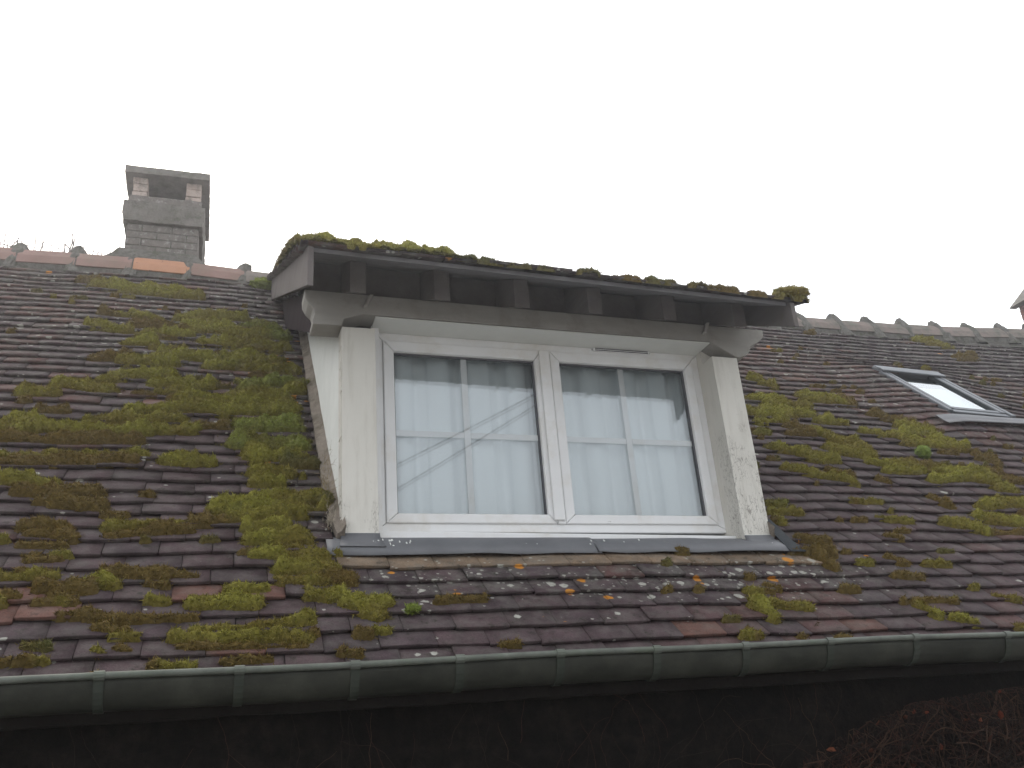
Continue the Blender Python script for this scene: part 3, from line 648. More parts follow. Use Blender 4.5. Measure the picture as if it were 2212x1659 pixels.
# cheeks
def zroof(y, h=0.0): return RZ0 + (y - RY0) * ST / CT + h / CT
for x0, x1, yb in ((-0.247, -0.205, 0.101), (1.745, 1.789, 0.101)):
    b = MB(); b.prism([(yb, zroof(yb, -.10)), (yb, .80 + DP * yb), (2.35, .79 + DP * 2.35), (2.35, zroof(2.35, -.10))], 'x', x0, x1); b.build('cheek', M['cheek'], dm)
for sx, x0, x1 in ((-1, -0.292, -0.236), (1, 1.785, 1.835)):     # mortar fillets against the cheeks
    n_ = 70; vs = []; fs = []
    for i in range(n_ + 1):
        s = 0.10 + (2.75) * i / n_; xo, xi = (x0, x1) if sx < 0 else (x1, x0)
        w_ = (vnoise(i * .35, 0, 0, 3) - .5) * .010 + (0.045 * sx * -1 * max(0, (0.35 - s)) * 2.5 if s < .35 else 0)
        pts = [roof_pt(xo + w_ , s, -.02), roof_pt(xo + w_, s, 0.006 + .008 * vnoise(i * .6, 1, 0, 4)), roof_pt((xo + xi) / 2 + w_ * .5, s, .022 + .006 * vnoise(i * .5, 2, 0, 6)), roof_pt(xi, s, .050 + .012 * vnoise(i * .4, 5, 0, 7)), roof_pt(xi, s, -.02)]
        vs += [tuple(map(float, p)) for p in pts]
    for i in range(n_):
        for k in range(5): fs.append((i*5+k, i*5+(k+1)%5, (i+1)*5+(k+1)%5, (i+1)*5+k))
    fs += [(0,1,2,3,4), tuple(n_*5+k for k in (4,3,2,1,0))]
    MB().add(vs, fs).build('mortar_fillet', M['mortar_tan'], dm)
# lead apron under the sill and its boots round the posts
def lead_sheet(name, xa, xb, rows, seed, th=.003, wav=.004):
    n_ = max(4, int((xb - xa) / .03)); vs = []; fs = []; m_ = len(rows)
    for i in range(n_ + 1):
        x = xa + (xb - xa) * i / n_
        for j, (y, z, flare) in enumerate(rows):
            w_ = wav * (vnoise(x * 6, j * .7, 0, seed) - .5) * (1 + j * .4)
            xx = x + flare * ((x - (xa + xb) / 2) / (xb - xa) * 2)
            vs.append((xx, y - abs(w_), z + w_))
    for i in range(n_):
        for j in range(m_ - 1): fs.append((i*m_+j, i*m_+j+1, (i+1)*m_+j+1, (i+1)*m_+j))
    o = MB().add(vs, fs).build(name, M['lead'], dm, smooth=True, fix=False)
    md = o.modifiers.new('thick', 'SOLIDIFY'); md.thickness = th; md.offset = 0
    return o
def rfront(s, h): return (RY0 + s * CT - h * ST, RZ0 + s * ST + h * CT)
y1_, z1_ = rfront(0.02, .004); y2_, z2_ = rfront(-0.024, -.002)
lead_sheet('lead_flashing', -0.315, 0.86, [(0.09, -.318, 0), (0.03, -.330, 0), (-.025, -.355, 0), (y1_, z1_, 0), (y2_, z2_, .0)], 1)
lead_sheet('lead_flashing', 0.845, 1.865, [(0.09, -.322, 0), (0.03, -.334, 0), (-.025, -.358, 0), (y1_ - .004, z1_ + .003, 0), (y2_ - .004, z2_ + .003, .0)], 2)
for xa, xb, zt in ((-0.252, -0.092, -.325), (1.640, 1.794, -.330)):
    lead_sheet('lead_boot', xa, xb, [(-0.008, zt + .004, 0), (-.014, zt - .018, .002), (-.036, zt - .036, .005), (-.064, zt - .058, .012), (-.078, zt - .069, .014)], 5)
b = MB(); r_ = random.Random(5)
for xa, xb, zt in ((-0.245, -0.095, -.325), (1.643, 1.789, -.330)):       # ragged paint line over the lead
    x = xa
    while x < xb:
        w_ = r_.uniform(.004, .014); b.box(x, min(x + w_, xb), -.0085, -.004, zt - r_.uniform(.001, .016), zt + .006); x += w_
b.build('paint_drips', M['cheek'], dm)['kind'] = 'stuff'
b = MB(); yy = [(-.02, .30)]
pts = [roof_pt(1.805, s, .012) for s in (-.03, .06, .16, .26)]
for i in range(3):
    a0, a1 = pts[i], pts[i + 1]; p0 = roof_pt(1.87 + .02 * (i == 0), (-.03, .06, .16, .26)[i], .012); p1 = roof_pt(1.87, (-.03, .06, .16, .26)[i + 1], .012)
    b.hexa([tuple(a0 - [0, 0, .004]), tuple(p0 - [0, 0, .004]), tuple(p1 - [0, 0, .004]), tuple(a1 - [0, 0, .004]), tuple(a0), tuple(p0), tuple(p1), tuple(a1)])
b.build('lead_soaker', M['rubber'], dm)

b = MB(); r_ = random.Random(12)
for k in range(26):
    x = r_.gauss(-.10, .06) if k < 14 else r_.uniform(-.2, 1.8); t = r_.random(); w_ = r_.uniform(.003, .008); y = -.03 - .035 * t; z = -.3565 - .034 * t
    b.hexa([(x, y, z), (x + w_, y, z), (x + w_ * .8, y + .012, z + .007), (x + .001, y + .010, z + .006), (x, y - .001, z + .004), (x + w_, y - .001, z + .004), (x + w_ * .8, y + .011, z + .011), (x + .001, y + .009, z + .010)])
b.build('paint_splashes', M['cheek'], dm)['kind'] = 'stuff'
# ------------------------------------------------------------------ window
wn_ = empty('window', (0.77, 0.15, -0.33), house); wn_['label'] = 'white twin sash window with glazing bars'
def frame_ring(mb, x0, x1, z0, z1, wl, wr, wb, wt, y0, y1):
    """mitred four sided frame"""
    o = [(x0, z0), (x1, z0), (x1, z1), (x0, z1)]; i = [(x0 + wl, z0 + wb), (x1 - wr, z0 + wb), (x1 - wr, z1 - wt), (x0 + wl, z1 - wt)]
    for k in range(4):
        k2 = (k + 1) % 4; g = .0006
        quad = [o[k], o[k2], i[k2], i[k]]; cxm = sum(p[0] for p in quad) / 4; czm = sum(p[1] for p in quad) / 4
        quad = [(p[0] + (cxm - p[0]) * g * 2, p[1] + (czm - p[1]) * g * 2) for p in quad]
        mb.prism(quad, 'y', y0, y1)
b = MB(); frame_ring(b, -0.085, 1.680, -0.275, 0.715, .050, .080, .040, .066, 0.150, 0.215); b.build('outer_frame', M['pvc'], wn_, bevel=.004)
b = MB(); b.hexa([(-.0945, .06, -.325), (1.642, .06, -.345), (1.642, .20, -.345), (-.0945, .20, -.325), (-.0945, .064, -.292), (1.642, .064, -.312), (1.642, .20, -.276), (-.0945, .20, -.264)])
b.build('sill', M['pvc'], wn_, bevel=.004)
for X0, X1, nm in ((-0.034, 0.762, 0), (0.802, 1.604, 1)):
    sash = empty('sash', ((X0 + X1) / 2, .15, -.235), None)
    scene.collection.objects.unlink(sash); bpy.data.objects.remove(sash)
    b = MB(); frame_ring(b, X0, X1, -0.236, 0.649, .050, .042 if not nm else .050, .044, .054, 0.138, 0.192); b.build('sash', M['pvc'], wn_, bevel=.006, seg=3)
    gx0, gx1, gz0, gz1 = X0 + .048, X1 - .040 - .008 * nm, -0.194, 0.597
    b = MB(); frame_ring(b, gx0, gx1, gz0, gz1, .007, .007, .007, .007, 0.160, 0.186); b.build('gasket', M['gasket'], wn_)
    b = MB(); mxx = (gx0 + gx1) / 2 - .004; mz = 0.196
    b.box(mxx - .016, mxx + .016, .1765, .1815, gz0, gz1); b.box(gx0, mxx - .0161, .1765, .1815, mz - .015, mz + .015); b.box(mxx + .0161, gx1, .1765, .1815, mz - .015, mz + .015)
    b.build('glazing_bar', M['pvc'], wn_, bevel=.003)
    for y, tl in ((.170, 0.0), (.190, .0022 * (1 if nm == 0 else .8))):
        b = MB(); hz = (gz1 - gz0) / 2 + .01
        b.add([(gx0 - .005, y + tl * -hz, gz0 - .01), (gx1 + .005, y + tl * -hz, gz0 - .01), (gx1 + .005, y + tl * hz, gz1 + .01), (gx0 - .005, y + tl * hz, gz1 + .01)], [(0, 1, 2, 3)])
        b.build('glass_pane', M['glass'], wn_, fix=False)
b = MB(); b.box(0.742, 0.795, .124, .1375, -.222, .646); b.build('mullion_cover', M['pvc'], wn_, bevel=.005, seg=3)
b = MB(); b.box(0.7635, 0.8005, .1376, .215, -.236, .649); b.build('mullion', M['pvc'], wn_)
b = MB(); b.box(1.048, 1.362, .138, .1495, .668, .688)
b.build('trickle_vent', M['pvc'], wn_, bevel=.002)
b = MB(); b.box(1.056, 1.354, .1365, .1378, .6705, .6755); b.box(1.056, 1.354, .1365, .1378, .6795, .6845); b.box(1.041, 1.046, .147, .1495, .676, .680); b.box(1.364, 1.369, .147, .1495, .676, .680); b.build('vent_slot', M['gasket'], wn_)
# room behind the window
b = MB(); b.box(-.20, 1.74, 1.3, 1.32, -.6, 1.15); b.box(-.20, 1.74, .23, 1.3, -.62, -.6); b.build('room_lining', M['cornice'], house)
# net curtains, hanging inside: things of their own
def curtain(x0, x1, seed, label):
    nx, nz = 240, 24; xs = np.linspace(x0, x1, nx); zs = np.linspace(-.33, .66, nz); Xg, Zg = np.meshgrid(xs, zs, indexing='ij')
    ph = Xg * 2 * np.pi / 0.172 + 1.2 * np.sin(Xg * 5 + seed) + seed
    fold = np.sign(np.sin(ph)) * np.abs(np.sin(ph)) ** 0.6
    Y = 0.246 + 0.024 * fold + 0.006 * np.sin(Xg * 55 + seed + 2 * Zg) + 0.008 * (vnoise(Xg * 4, Zg * 3, 0, seed) - .5)
    Xg = Xg + 0.010 * np.cos(ph) + .006 * Zg
    co = np.stack([Xg, Y, Zg], -1).reshape(-1, 3); i = np.arange(nx - 1)[:, None] * nz + np.arange(nz - 1)[None]
    F = np.stack([i, i + nz, i + nz + 1, i + 1], -1).reshape(-1, 4)
    o = from_arrays('net_curtain', co, F, M['cloth'], None, smooth=True); return tag(o, label, 'curtain', 'net curtains inside the dormer window')
curtain(-0.02, 0.76, 1, 'pale pleated net curtain behind the left window sash beside the cracked post')
curtain(0.79, 1.62, 4, 'pale pleated net curtain behind the right window sash beside the flaking post')

# ------------------------------------------------------------------ roof window
sk = empty('skylight', (4.50, 1.1, 1.1), house); sk['label'] = 'grey framed skylight set in the right part of the roof'
def q(x, s, h): # plain roof plane with a slight twist like the old rafters
    s = s - (x - 4.2) * .10; return (x + (2.1 - s) * 0.05, RY0 + s * CT - h * ST, RZ0 + s * ST + h * CT)
def rbox(mb, x0, x1, s0, s1, h0, h1):
    mb.hexa([q(x0,s0,h0), q(x1,s0,h0), q(x1,s1,h0), q(x0,s1,h0), q(x0,s0,h1), q(x1,s0,h1), q(x1,s1,h1), q(x0,s1,h1)])
A0, A1, S0, S1 = 4.215, 4.775, 1.735, 2.575
b = MB(); rbox(b, A0, A0 + .036, S0, S1, -.08, .056); rbox(b, A1 - .036, A1, S0, S1, -.08, .056); rbox(b, A0 + .0451, A1 - .0451, S0, S0 + .045, -.08, .045); rbox(b, A0 + .0451, A1 - .0451, S1 - .06, S1, -.08, .062)
b.build('frame', M['alu'], sk, bevel=.004)
b = MB(); rbox(b, A0 - .012, A1 + .012, S1 - .075, S1 - .02, .063, .074); rbox(b, A0 - .004, A1 + .004, S1 - .125, S1 - .080, .063, .078); b.build('top_cover', M['alu'], sk, bevel=.005)
b = MB(); rbox(b, A0 + .046, A0 + .075, S0 + .046, S1 - .061, .02, .055); rbox(b, A1 - .085, A1 - .046, S0 + .046, S1 - .061, .02, .055); rbox(b, A0 + .0751, A1 - .0851, S0 + .046, S0 + .085, .02, .05); b.build('sash', M['alu'], sk, bevel=.003)
b = MB(); rbox(b, A0 + .074, A0 + .082, S0 + .085, S1 - .061, .022, .050); rbox(b, A1 - .096, A1 - .086, S0 + .085, S1 - .061, .022, .050); rbox(b, A0 + .02, A1 + .01, S0 - .075, S0 - .001, -.05, .028); b.build('rubber_seal', M['rubber'], sk)
b = MB(); b.add([q(A0 + .07, S0 + .08, .035), q(A1 - .08, S0 + .08, .035), q(A1 - .08, S1 - .06, .035), q(A0 + .07, S1 - .06, .035)], [(0, 1, 2, 3)]); b.build('glass_pane', M['glass_roof'], sk, fix=False)
b = MB(); b.add([q(A0 + .05, S0 + .05, .0), q(A1 - .05, S0 + .05, .0), q(A1 - .05, 2.33, .0), q(A0 + .05, 2.30, .0)], [(0, 1, 2, 3)]); b.build('blind', M['blind'], sk, fix=False)
b = MB(); rbox(b, A0, A1, S0, S1, -.20, -.19); b.build('shaft_lining', M['rubber'], sk)
n_ = 150; vs = []; fs = []
for i in range(n_ + 1):       # pleated lead apron
    x = 4.02 + 1.08 * i / n_; pl = .004 * (1 if i % 2 else -1)
    for s, h, w_ in ((1.640, .030, 0), (1.56, .022, .4), (1.505, .020, 1)):
        p = roof_pt(x, s - .01 * math.sin(x * 5) * w_, h - .030 + .026 * w_ + pl * w_ + .012); vs.append(tuple(map(float, p)))
for i in range(n_):
    for j in range(2): fs.append((i*3+j, (i+1)*3+j, (i+1)*3+j+1, i*3+j+1))
o_ = MB().add(vs, fs).build('apron', M['lead'], sk, fix=False); md = o_.modifiers.new('thick', 'SOLIDIFY'); md.thickness = .003

# ------------------------------------------------------------------ moss
MOSS = """-1.54 3.3 -1.03 3.22 0.161 0;-1.31 3.22 -0.96 3.19 0.099 0;-1.31 2.74 -1.14 2.65 0.06 0;-1.54 2.55 -1.49 2.52 0.042 0;-1.48 2.46 -1.32 2.39 0.082 0;-1.29 2.54 -0.99 2.52 0.072 1;-1.23 2.35 -0.97 2.38 0.077 0;-1.03 2.72 -0.65 2.81 0.079 0;-0.93 2.59 -0.6 2.48 0.178 0;-0.87 2.28 -0.46 2.28 0.123 0;-0.56 2.7 -0.41 2.52 0.123 2;-1.28 2.18 -1.14 2.17 0.082 0;-1.12 2.11 -0.97 2.13 0.051 0;-1.42 1.93 -1.25 1.96 0.07 1;-1.25 1.89 -1.04 1.9 0.105 0;-1.05 2.02 -0.47 2.07 0.101 0;-0.82 1.91 -0.52 1.96 0.061 0;-0.52 1.93 -0.36 1.93 0.099 0;-1.33 1.65 -1.03 1.74 0.061 0;-1.52 1.56 -1.33 1.52 0.077 0;-1.66 1.42 -1.55 1.45 0.057 0;-1.66 1.34 -1.64 1.35 0.028 1;-1.08 1.6 -0.96 1.64 0.042 0;-1 1.52 -0.81 1.66 0.068 0;-0.7 1.48 -0.36 1.61 0.075 0;-0.6 1.66 -0.36 1.76 0.103 2;-0.92 1.45 -0.4 1.43 0.065 0;-1.49 2.72 -1.4 2.72 0.042 1;-1.7 3.39 -1.59 3.41 0.044 1;-1.17 1.48 -1.08 1.47 0.02 1;-1.13 1.31 -0.91 1.34 0.023 0;-1.56 1.24 -1.46 1.23 0.044 1;-0.93 1.44 -0.44 1.5 0.083 0;-1.18 1.28 -0.68 1.33 0.053 0;-0.72 1.31 -0.41 1.38 0.089 0;-1.35 1.17 -0.92 1.19 0.04 0;-1.63 1.07 -1.08 1.05 0.064 0;-1.65 0.92 -1.12 0.93 0.047 1;-1.68 1.02 -1.62 0.99 0.048 0;-1.63 0.77 -1.45 0.74 0.037 0;-1.45 0.77 -1.06 0.79 0.033 0;-1.62 0.7 -1.1 0.72 0.04 1;-0.86 1.12 -0.71 1.12 0.032 1;-1.07 1.07 -0.86 1.09 0.048 0;-0.64 1.16 -0.41 1.2 0.093 2;-0.64 0.98 -0.4 0.97 0.103 2;-0.58 0.82 -0.41 0.83 0.081 0;-0.59 0.67 -0.44 0.64 0.068 0;-0.6 0.55 -0.48 0.56 0.043 0;-0.43 0.78 -0.32 0.77 0.056 3;-0.97 0.74 -0.78 0.75 0.046 0;-1.57 0.54 -1.37 0.49 0.052 0;-1.5 0.44 -1.37 0.42 0.032 1;-1.34 0.49 -1.3 0.5 0.016 1;-1.35 0.43 -1.21 0.45 0.045 1;-1.34 0.35 -1.19 0.32 0.04 1;-1.04 0.43 -1 0.43 0.014 1;-0.76 0.3 -0.67 0.29 0.044 0;-0.82 0.2 -0.67 0.22 0.036 1;-0.67 0.31 -0.35 0.39 0.046 0;-0.67 0.23 -0.42 0.28 0.05 0;-0.58 0.41 -0.38 0.46 0.041 0;-1.42 0.17 -1.29 0.16 0.039 1;-1.4 0.11 -1.24 0.1 0.027 1;-1.13 0.18 -0.88 0.19 0.035 0;-1.12 0.11 -0.84 0.14 0.032 1;-0.61 0.15 -0.46 0.16 0.036 0;-0.61 0.07 -0.43 0.08 0.04 0;-0.58 -0.01 -0.43 0.02 0.044 0;-0.6 -0.04 -0.33 -0.08 0.032 0;-1.41 0.04 -1.27 0.04 0.012 1;-1.37 -0.06 -1.27 -0.05 0.018 1;-1.43 -0.17 -1.27 -0.17 0.026 0;-1.38 -0.13 -1.28 -0.14 0.01 1;-1.13 -0.19 -1.06 -0.21 0.03 0;-1.09 -0.14 -0.91 -0.18 0.037 1;-1.06 -0.15 -0.8 -0.17 0.023 1;-0.96 -0.2 -0.9 -0.22 0.023 1;-1.29 -0.24 -1.15 -0.25 0.03 1;-1.25 -0.28 -1.18 -0.31 0.021 1;-1.2 -0.2 -1.15 -0.21 0.016 0;-1.4 -0.28 -1.36 -0.29 0.014 1;-0.79 -0.33 -0.59 -0.33 0.035 0;-0.69 -0.26 -0.55 -0.26 0.021 0;-0.78 -0.31 -0.6 -0.37 0.03 0;-0.48 -0.14 -0.32 -0.17 0.051 0;-0.5 -0.2 -0.35 -0.22 0.032 0;-0.4 -0.29 -0.29 -0.32 0.041 0;-0.28 -0.21 -0.23 -0.22 0.016 1;-0.25 -0.35 -0.17 -0.4 0.05 0;-1.21 -0.39 -1.1 -0.39 0.016 1;-1.14 -0.39 -1.01 -0.42 0.027 1;-1.09 -0.46 -1 -0.48 0.019 1;-1 -0.41 -0.79 -0.4 0.007 1;-0.8 -0.48 -0.41 -0.45 0.026 0;-0.84 -0.51 -0.42 -0.54 0.04 0;-0.83 -0.56 -0.43 -0.58 0.022 1;-1.29 -0.53 -1.22 -0.55 0.015 3;-1.08 -0.57 -1.06 -0.58 0.009 0;-1.02 -0.56 -0.98 -0.57 0.013 1;-0.88 -0.65 -0.78 -0.66 0.023 0;-0.69 -0.64 -0.55 -0.63 0.021 1;-0.31 -0.61 -0.26 -0.63 0.022 1;-0.25 -0.52 -0.21 -0.53 0.021 1;-0.91 -0.65 -0.89 -0.65 0.024 1;-0.49 0.4 -0.3 0.44 0.043 0;-0.33 0.39 -0.27 0.35 0.047 3;-0.54 0.28 -0.31 0.32 0.036 0;-0.54 0.2 -0.46 0.2 0.029 1;-0.55 0.07 -0.4 0.06 0.054 0;-0.55 -0.03 -0.34 -0.06 0.043 0;-0.48 -0.11 -0.33 -0.11 0.05 0;-0.49 -0.2 -0.24 -0.2 0.032 1;-0.4 -0.28 -0.29 -0.29 0.038 0;-0.22 -0.36 -0.12 -0.34 0.034 0;0.07 -0.35 0.25 -0.34 0.02 1;2.74 1.92 2.88 1.91 0.098 0;2.8 1.82 3.05 1.8 0.082 0;2.52 1.6 2.96 1.66 0.111 0;2.5 1.47 2.7 1.49 0.052 0;3.18 1.97 3.42 1.91 0.101 0;3.5 1.99 3.51 1.87 0.05 1;3 1.56 3.21 1.54 0.062 0;2.7 1.42 2.8 1.38 0.057 1;2.4 1.29 2.46 1.29 0.042 2;2.64 1.31 2.81 1.31 0.044 1;2.89 1.37 3.04 1.12 0.088 0;2.89 1.28 3.07 1.24 0.06 0;3.25 1.4 3.42 1.36 0.052 0;3.45 1.36 3.81 1.45 0.064 0;3.64 1.54 3.79 1.47 0.062 0;3.57 1.7 3.69 1.61 0.066 1;3.48 1.27 3.86 1.2 0.091 0;3.78 1.35 3.9 1.22 0.079 0;3.64 1.11 3.75 1.1 0.035 1;3.84 1.5 3.92 1.46 0.04 1;2.4 1.1 2.58 1.04 0.054 0;2.56 0.99 2.73 0.97 0.066 0;2.79 1.11 3.04 1.05 0.074 0;2.98 0.98 3.26 0.88 0.07 0;3.02 0.85 3.22 0.83 0.048 0;3.21 0.92 3.39 0.88 0.049 1;3.37 0.87 3.72 0.82 0.061 0;3.28 0.73 3.59 0.78 0.058 0;3.59 0.78 3.75 0.65 0.084 0;3.9 1.07 3.98 0.97 0.057 1;3.76 0.85 3.97 0.74 0.052 1;2.31 0.83 2.5 0.76 0.04 0;2.51 0.76 2.68 0.69 0.044 0;2.61 0.84 2.72 0.77 0.029 1;2.64 0.69 2.68 0.66 0.023 0;2.89 0.75 2.93 0.69 0.024 1;3.11 0.54 3.14 0.42 0.037 1;2.51 0.48 2.59 0.46 0.023 0;1.97 0.44 2.06 0.43 0.038 2;1.94 0.36 2.09 0.34 0.037 0;1.93 0.3 1.94 0.25 0.025 0;2.54 0.3 2.73 0.26 0.024 0;2.62 0.19 2.63 0.19 0.011 0;2.96 0.27 3.14 0.18 0.051 0;3.38 0.44 3.71 0.48 0.068 0;3.26 0.32 3.47 0.24 0.069 0;3.18 0.15 3.36 0.13 0.026 1;2.47 0.12 2.54 0.1 0.019 1;1.94 0.11 2.08 0.07 0.03 1;1.98 0.01 2.03 -0.05 0.039 1;1.95 -0.07 1.97 -0.15 0.037 1;2.13 -0.1 2.2 -0.11 0.015 0;2.33 -0.07 2.4 -0.11 0.022 1;2.5 -0.12 2.64 -0.13 0.022 0;2.27 -0.2 2.39 -0.24 0.022 1;1.54 -0.28 1.59 -0.3 0.017 1;2.69 -0.38 2.77 -0.4 0.014 0;5.5 3.59 5.67 3.45 0.113 0;5.56 3.14 5.76 3.14 0.073 1;2.94 2.29 3.01 2.16 0.056 0;4.11 3.67 4.25 3.6 0.07 1;4.71 3.77 4.75 3.71 0.074 0;1.4 -0.4 1.44 -0.49 0.05 0;1.47 -0.39 1.64 -0.43 0.029 0;2.2 -0.44 2.25 -0.53 0.021 0;2.31 -0.54 2.39 -0.58 0.025 0;2.2 -0.41 2.43 -0.42 0.012 1;2.7 -0.38 2.8 -0.42 0.019 0;2.25 -0.22 2.37 -0.24 0.027 1;1.53 -0.28 1.59 -0.3 0.018 1;1.49 -0.61 1.5 -0.62 0.016 1;1.28 -0.57 1.29 -0.61 0.016 1;2.61 -0.6 2.63 -0.62 0.017 0;1.65 -0.64 1.69 -0.65 0.013 1"""
caps = np.array([[float(v) for v in t.split()] for t in MOSS.split(';')])
MC = np.array([[0.200, 0.190, 0.036], [0.125, 0.090, 0.030], [0.180, 0.205, 0.048], [0.095, 0.100, 0.034]])
def moss_field(X, S, cp, seed, amp):
    """height above the tiles (<0 bare) and colour from capsules ax,as,bx,bs,r,type"""
    best = np.full(X.shape, -1.0); rad = np.full(X.shape, .02); col = np.zeros(X.shape + (3,)); wsum = np.zeros(X.shape) + 1e-6
    for ax, as_, bx_, bs_, r, t in cp:
        dx, dy = bx_ - ax, bs_ - as_; L2 = dx * dx + dy * dy + 1e-9
        r2 = max(r, .02) * (0.76 if as_ > 1.7 and ax < .5 else 1.0)
        m = (X > min(ax, bx_) - 3 * r2) & (X < max(ax, bx_) + 3 * r2) & (S > min(as_, bs_) - 2 * r2) & (S < max(as_, bs_) + 2 * r2)
        if not m.any(): continue
        x, s = X[m], S[m]; u = np.clip(((x - ax) * dx + (s - as_) * dy) / L2, 0, 1)
        px, ps = ax + u * dx, as_ + u * dy
        d = np.sqrt(((x - px) / 1.15) ** 2 + (s - ps) ** 2) / (r2 * .70)
        f = 1 - d; rr = rad[m]; rr[f > best[m]] = max(r, .008); rad[m] = rr; best[m] = np.maximum(best[m], f)
        w = np.exp(-2.5 * d * d); col[m] += w[:, None] * MC[int(t)]; wsum[m] += w
    n1 = fbm(X * 11, S * 15, 0, seed, 4) - 0.5; n2 = fbm(X * 32, S * 36, 0, seed + 5, 3) - 0.5; n3 = fbm(X * 5, S * 6.5, 0, seed + 8, 3) - .5
    f = best + 0.95 * n1 + 0.75 * n2 + .85 * n3 - .05
    # moss roots in the step under each tile edge and thins out on the face of the tile
    fr = ((S + 0.695) / EXPO + 0.5 * n3 + .15 * n1) % 1.0
    ledge = np.clip(fr / .55, 0, 1) * np.clip((1.12 - fr) / .3, 0, 1)
    f = f - .30 * (1 - ledge) + .10
    n4 = 1 - np.abs(2 * fbm(X * 6, S * 9, 0, seed + 60, 3) - 1) * 2.2
    h = amp * (.75 + .55 * np.clip(n4, -.8, 1)) * np.clip(rad / .05, .3, 1) ** .7 * np.clip(f * 1.5, 0, 1) ** .7 * (0.55 + 1.0 * np.clip(n1 + .5, 0, 1)) * (0.8 + 1.1 * n2) * (.50 + .6 * ledge)
    h = np.where((f > 0) & (best > -0.9), np.maximum(h, 0.004), -1)
    col = col / wsum[..., None]
    lo = np.clip(1 - h / (amp * .75), 0, 1)[..., None]; col = col * (1 - .5 * lo) + MC[1] * np.array([.85, .8, .7]) * .5 * lo + .06 * col * (1 - lo)
    yb = np.clip(fbm(X * 7, S * 9, 0, seed + 30, 3) * 2.4 - 0.75, 0, 1)[..., None]
    col = col * (1 - yb * .55) + (MC[1] * np.array([1.0, .95, .8])) * yb * .55
    return h, col, f
def grow_moss(name, P, cp, u0, u1, v0, v1, seed, amp, step, blades, label, blen=(0.008, 0.021), cat='moss'):
    us = np.arange(u0, u1, step); vs_ = np.arange(v0, v1, step); U, V = np.meshgrid(us, vs_, indexing='ij')
    H, C, Ff = moss_field(U, V, cp, seed, amp); on = H > 0
    fringe = (~on) & (Ff > -.34)
    jx = (np.random.default_rng(seed).random(U.shape) - .5) * step * .5
    top = P(U + jx, V + np.where(on, H, 0) * .25, np.where(on, H, -0.016))
    nu, nv = U.shape; I = np.arange(nu * nv).reshape(nu, nv)
    touch = on[:-1, :-1] | on[1:, :-1] | on[1:, 1:] | on[:-1, 1:]
    a, b_, c, d = I[:-1, :-1][touch], I[1:, :-1][touch], I[1:, 1:][touch], I[:-1, 1:][touch]
    F = np.stack([a, b_, c, d], -1); used = np.unique(F); remap = -np.ones(nu * nv, int); remap[used] = np.arange(len(used))
    Fq = remap[F]; co = top.reshape(-1, 3)[used]; col = (C.reshape(-1, 3)[used]) * 0.8
    bad = col.sum(-1) < .02; col[bad] = MC[1] * .7
    # blades
    r = np.random.default_rng(seed + 1); idx = np.argwhere(on); n = int(len(idx) * blades)
    pick = idx[r.integers(0, len(idx), n)]; u = us[pick[:, 0]] + (r.random(n) - .5) * step; v = vs_[pick[:, 1]] + (r.random(n) - .5) * step
    h0 = H[pick[:, 0], pick[:, 1]]; cb = C[pick[:, 0], pick[:, 1]]
    idf = np.argwhere(fringe); nf = int(len(idf) * blades * .22); pf = idf[r.integers(0, len(idf), nf)]     # straggling strands round each patch
    u = np.concatenate([u, us[pf[:, 0]] + (r.random(nf) - .5) * step]); v = np.concatenate([v, vs_[pf[:, 1]] + (r.random(nf) - .5) * step])
    cf2 = C[pf[:, 0], pf[:, 1]]; cf2[cf2.sum(-1) < .05] = MC[1]; h0 = np.concatenate([h0, np.full(nf, -.004)]); cb = np.concatenate([cb, cf2 * .45 + MC[1] * .35]); n += nf
    p0 = P(u, v + h0 * .25, h0 - .003); nrm = P(u, v, h0 + .05) - P(u, v, h0); nrm /= np.linalg.norm(nrm, axis=1)[:, None]
    dirv = nrm * r.uniform(.3, 1.0, (n, 1)) + r.normal(0, .75, (n, 3)) + np.array([0, -.25, -.25]); dirv /= np.linalg.norm(dirv, axis=1)[:, None]
    ln = r.uniform(*blen, (n, 1)); side = np.cross(dirv, r.normal(0, 1, (n, 3))); side /= np.linalg.norm(side, axis=1)[:, None] + 1e-9
    w = ln * 0.11
    q0, q1, q2 = p0 - side * w, p0 + side * w, p0 + dirv * ln
    tri = np.stack([q0, q1, q2], 1).reshape(-1, 3); cc = np.clip(cb * r.uniform(.65, 1.55, (n, 1)) * np.array([1, 1, 1]) + r.normal(0, .006, (n, 3)), .004, 1)
    tips = np.stack([cc * .8, cc * .8, cc * 1.25], 1).reshape(-1, 3)
    # one mesh of quads + triangles
    me = bpy.data.meshes.new(name); allco = np.concatenate([co, tri]).astype(np.float32); nt = n
    loops = np.concatenate([Fq.ravel(), len(co) + np.arange(3 * nt)]).astype(np.int32)
    starts = np.concatenate([np.arange(len(Fq)) * 4, len(Fq) * 4 + np.arange(nt) * 3]).astype(np.int32)
    me.vertices.add(len(allco)); me.vertices.foreach_set('co', allco.ravel()); me.loops.add(len(loops)); me.loops.foreach_set('vertex_index', loops)
    me.polygons.add(len(starts)); me.polygons.foreach_set('loop_start', starts); me.polygons.foreach_set('loop_total', np.concatenate([np.full(len(Fq), 4), np.full(nt, 3)]).astype(np.int32))
    me.update(calc_edges=True); me.validate()
    at = me.color_attributes.new('tint', 'FLOAT_COLOR', 'POINT'); cc4 = np.ones((len(allco), 4), np.float32); cc4[:, :3] = np.concatenate([col, tips]); at.data.foreach_set('color', cc4.ravel())
    sm = np.zeros(len(me.polygons), bool); sm[:len(Fq)] = True; me.polygons.foreach_set('use_smooth', sm)
    me.materials.append(M['moss']); o = link(bpy.data.objects.new(name, me))
    return tag(o, label, cat, None, 'stuff')
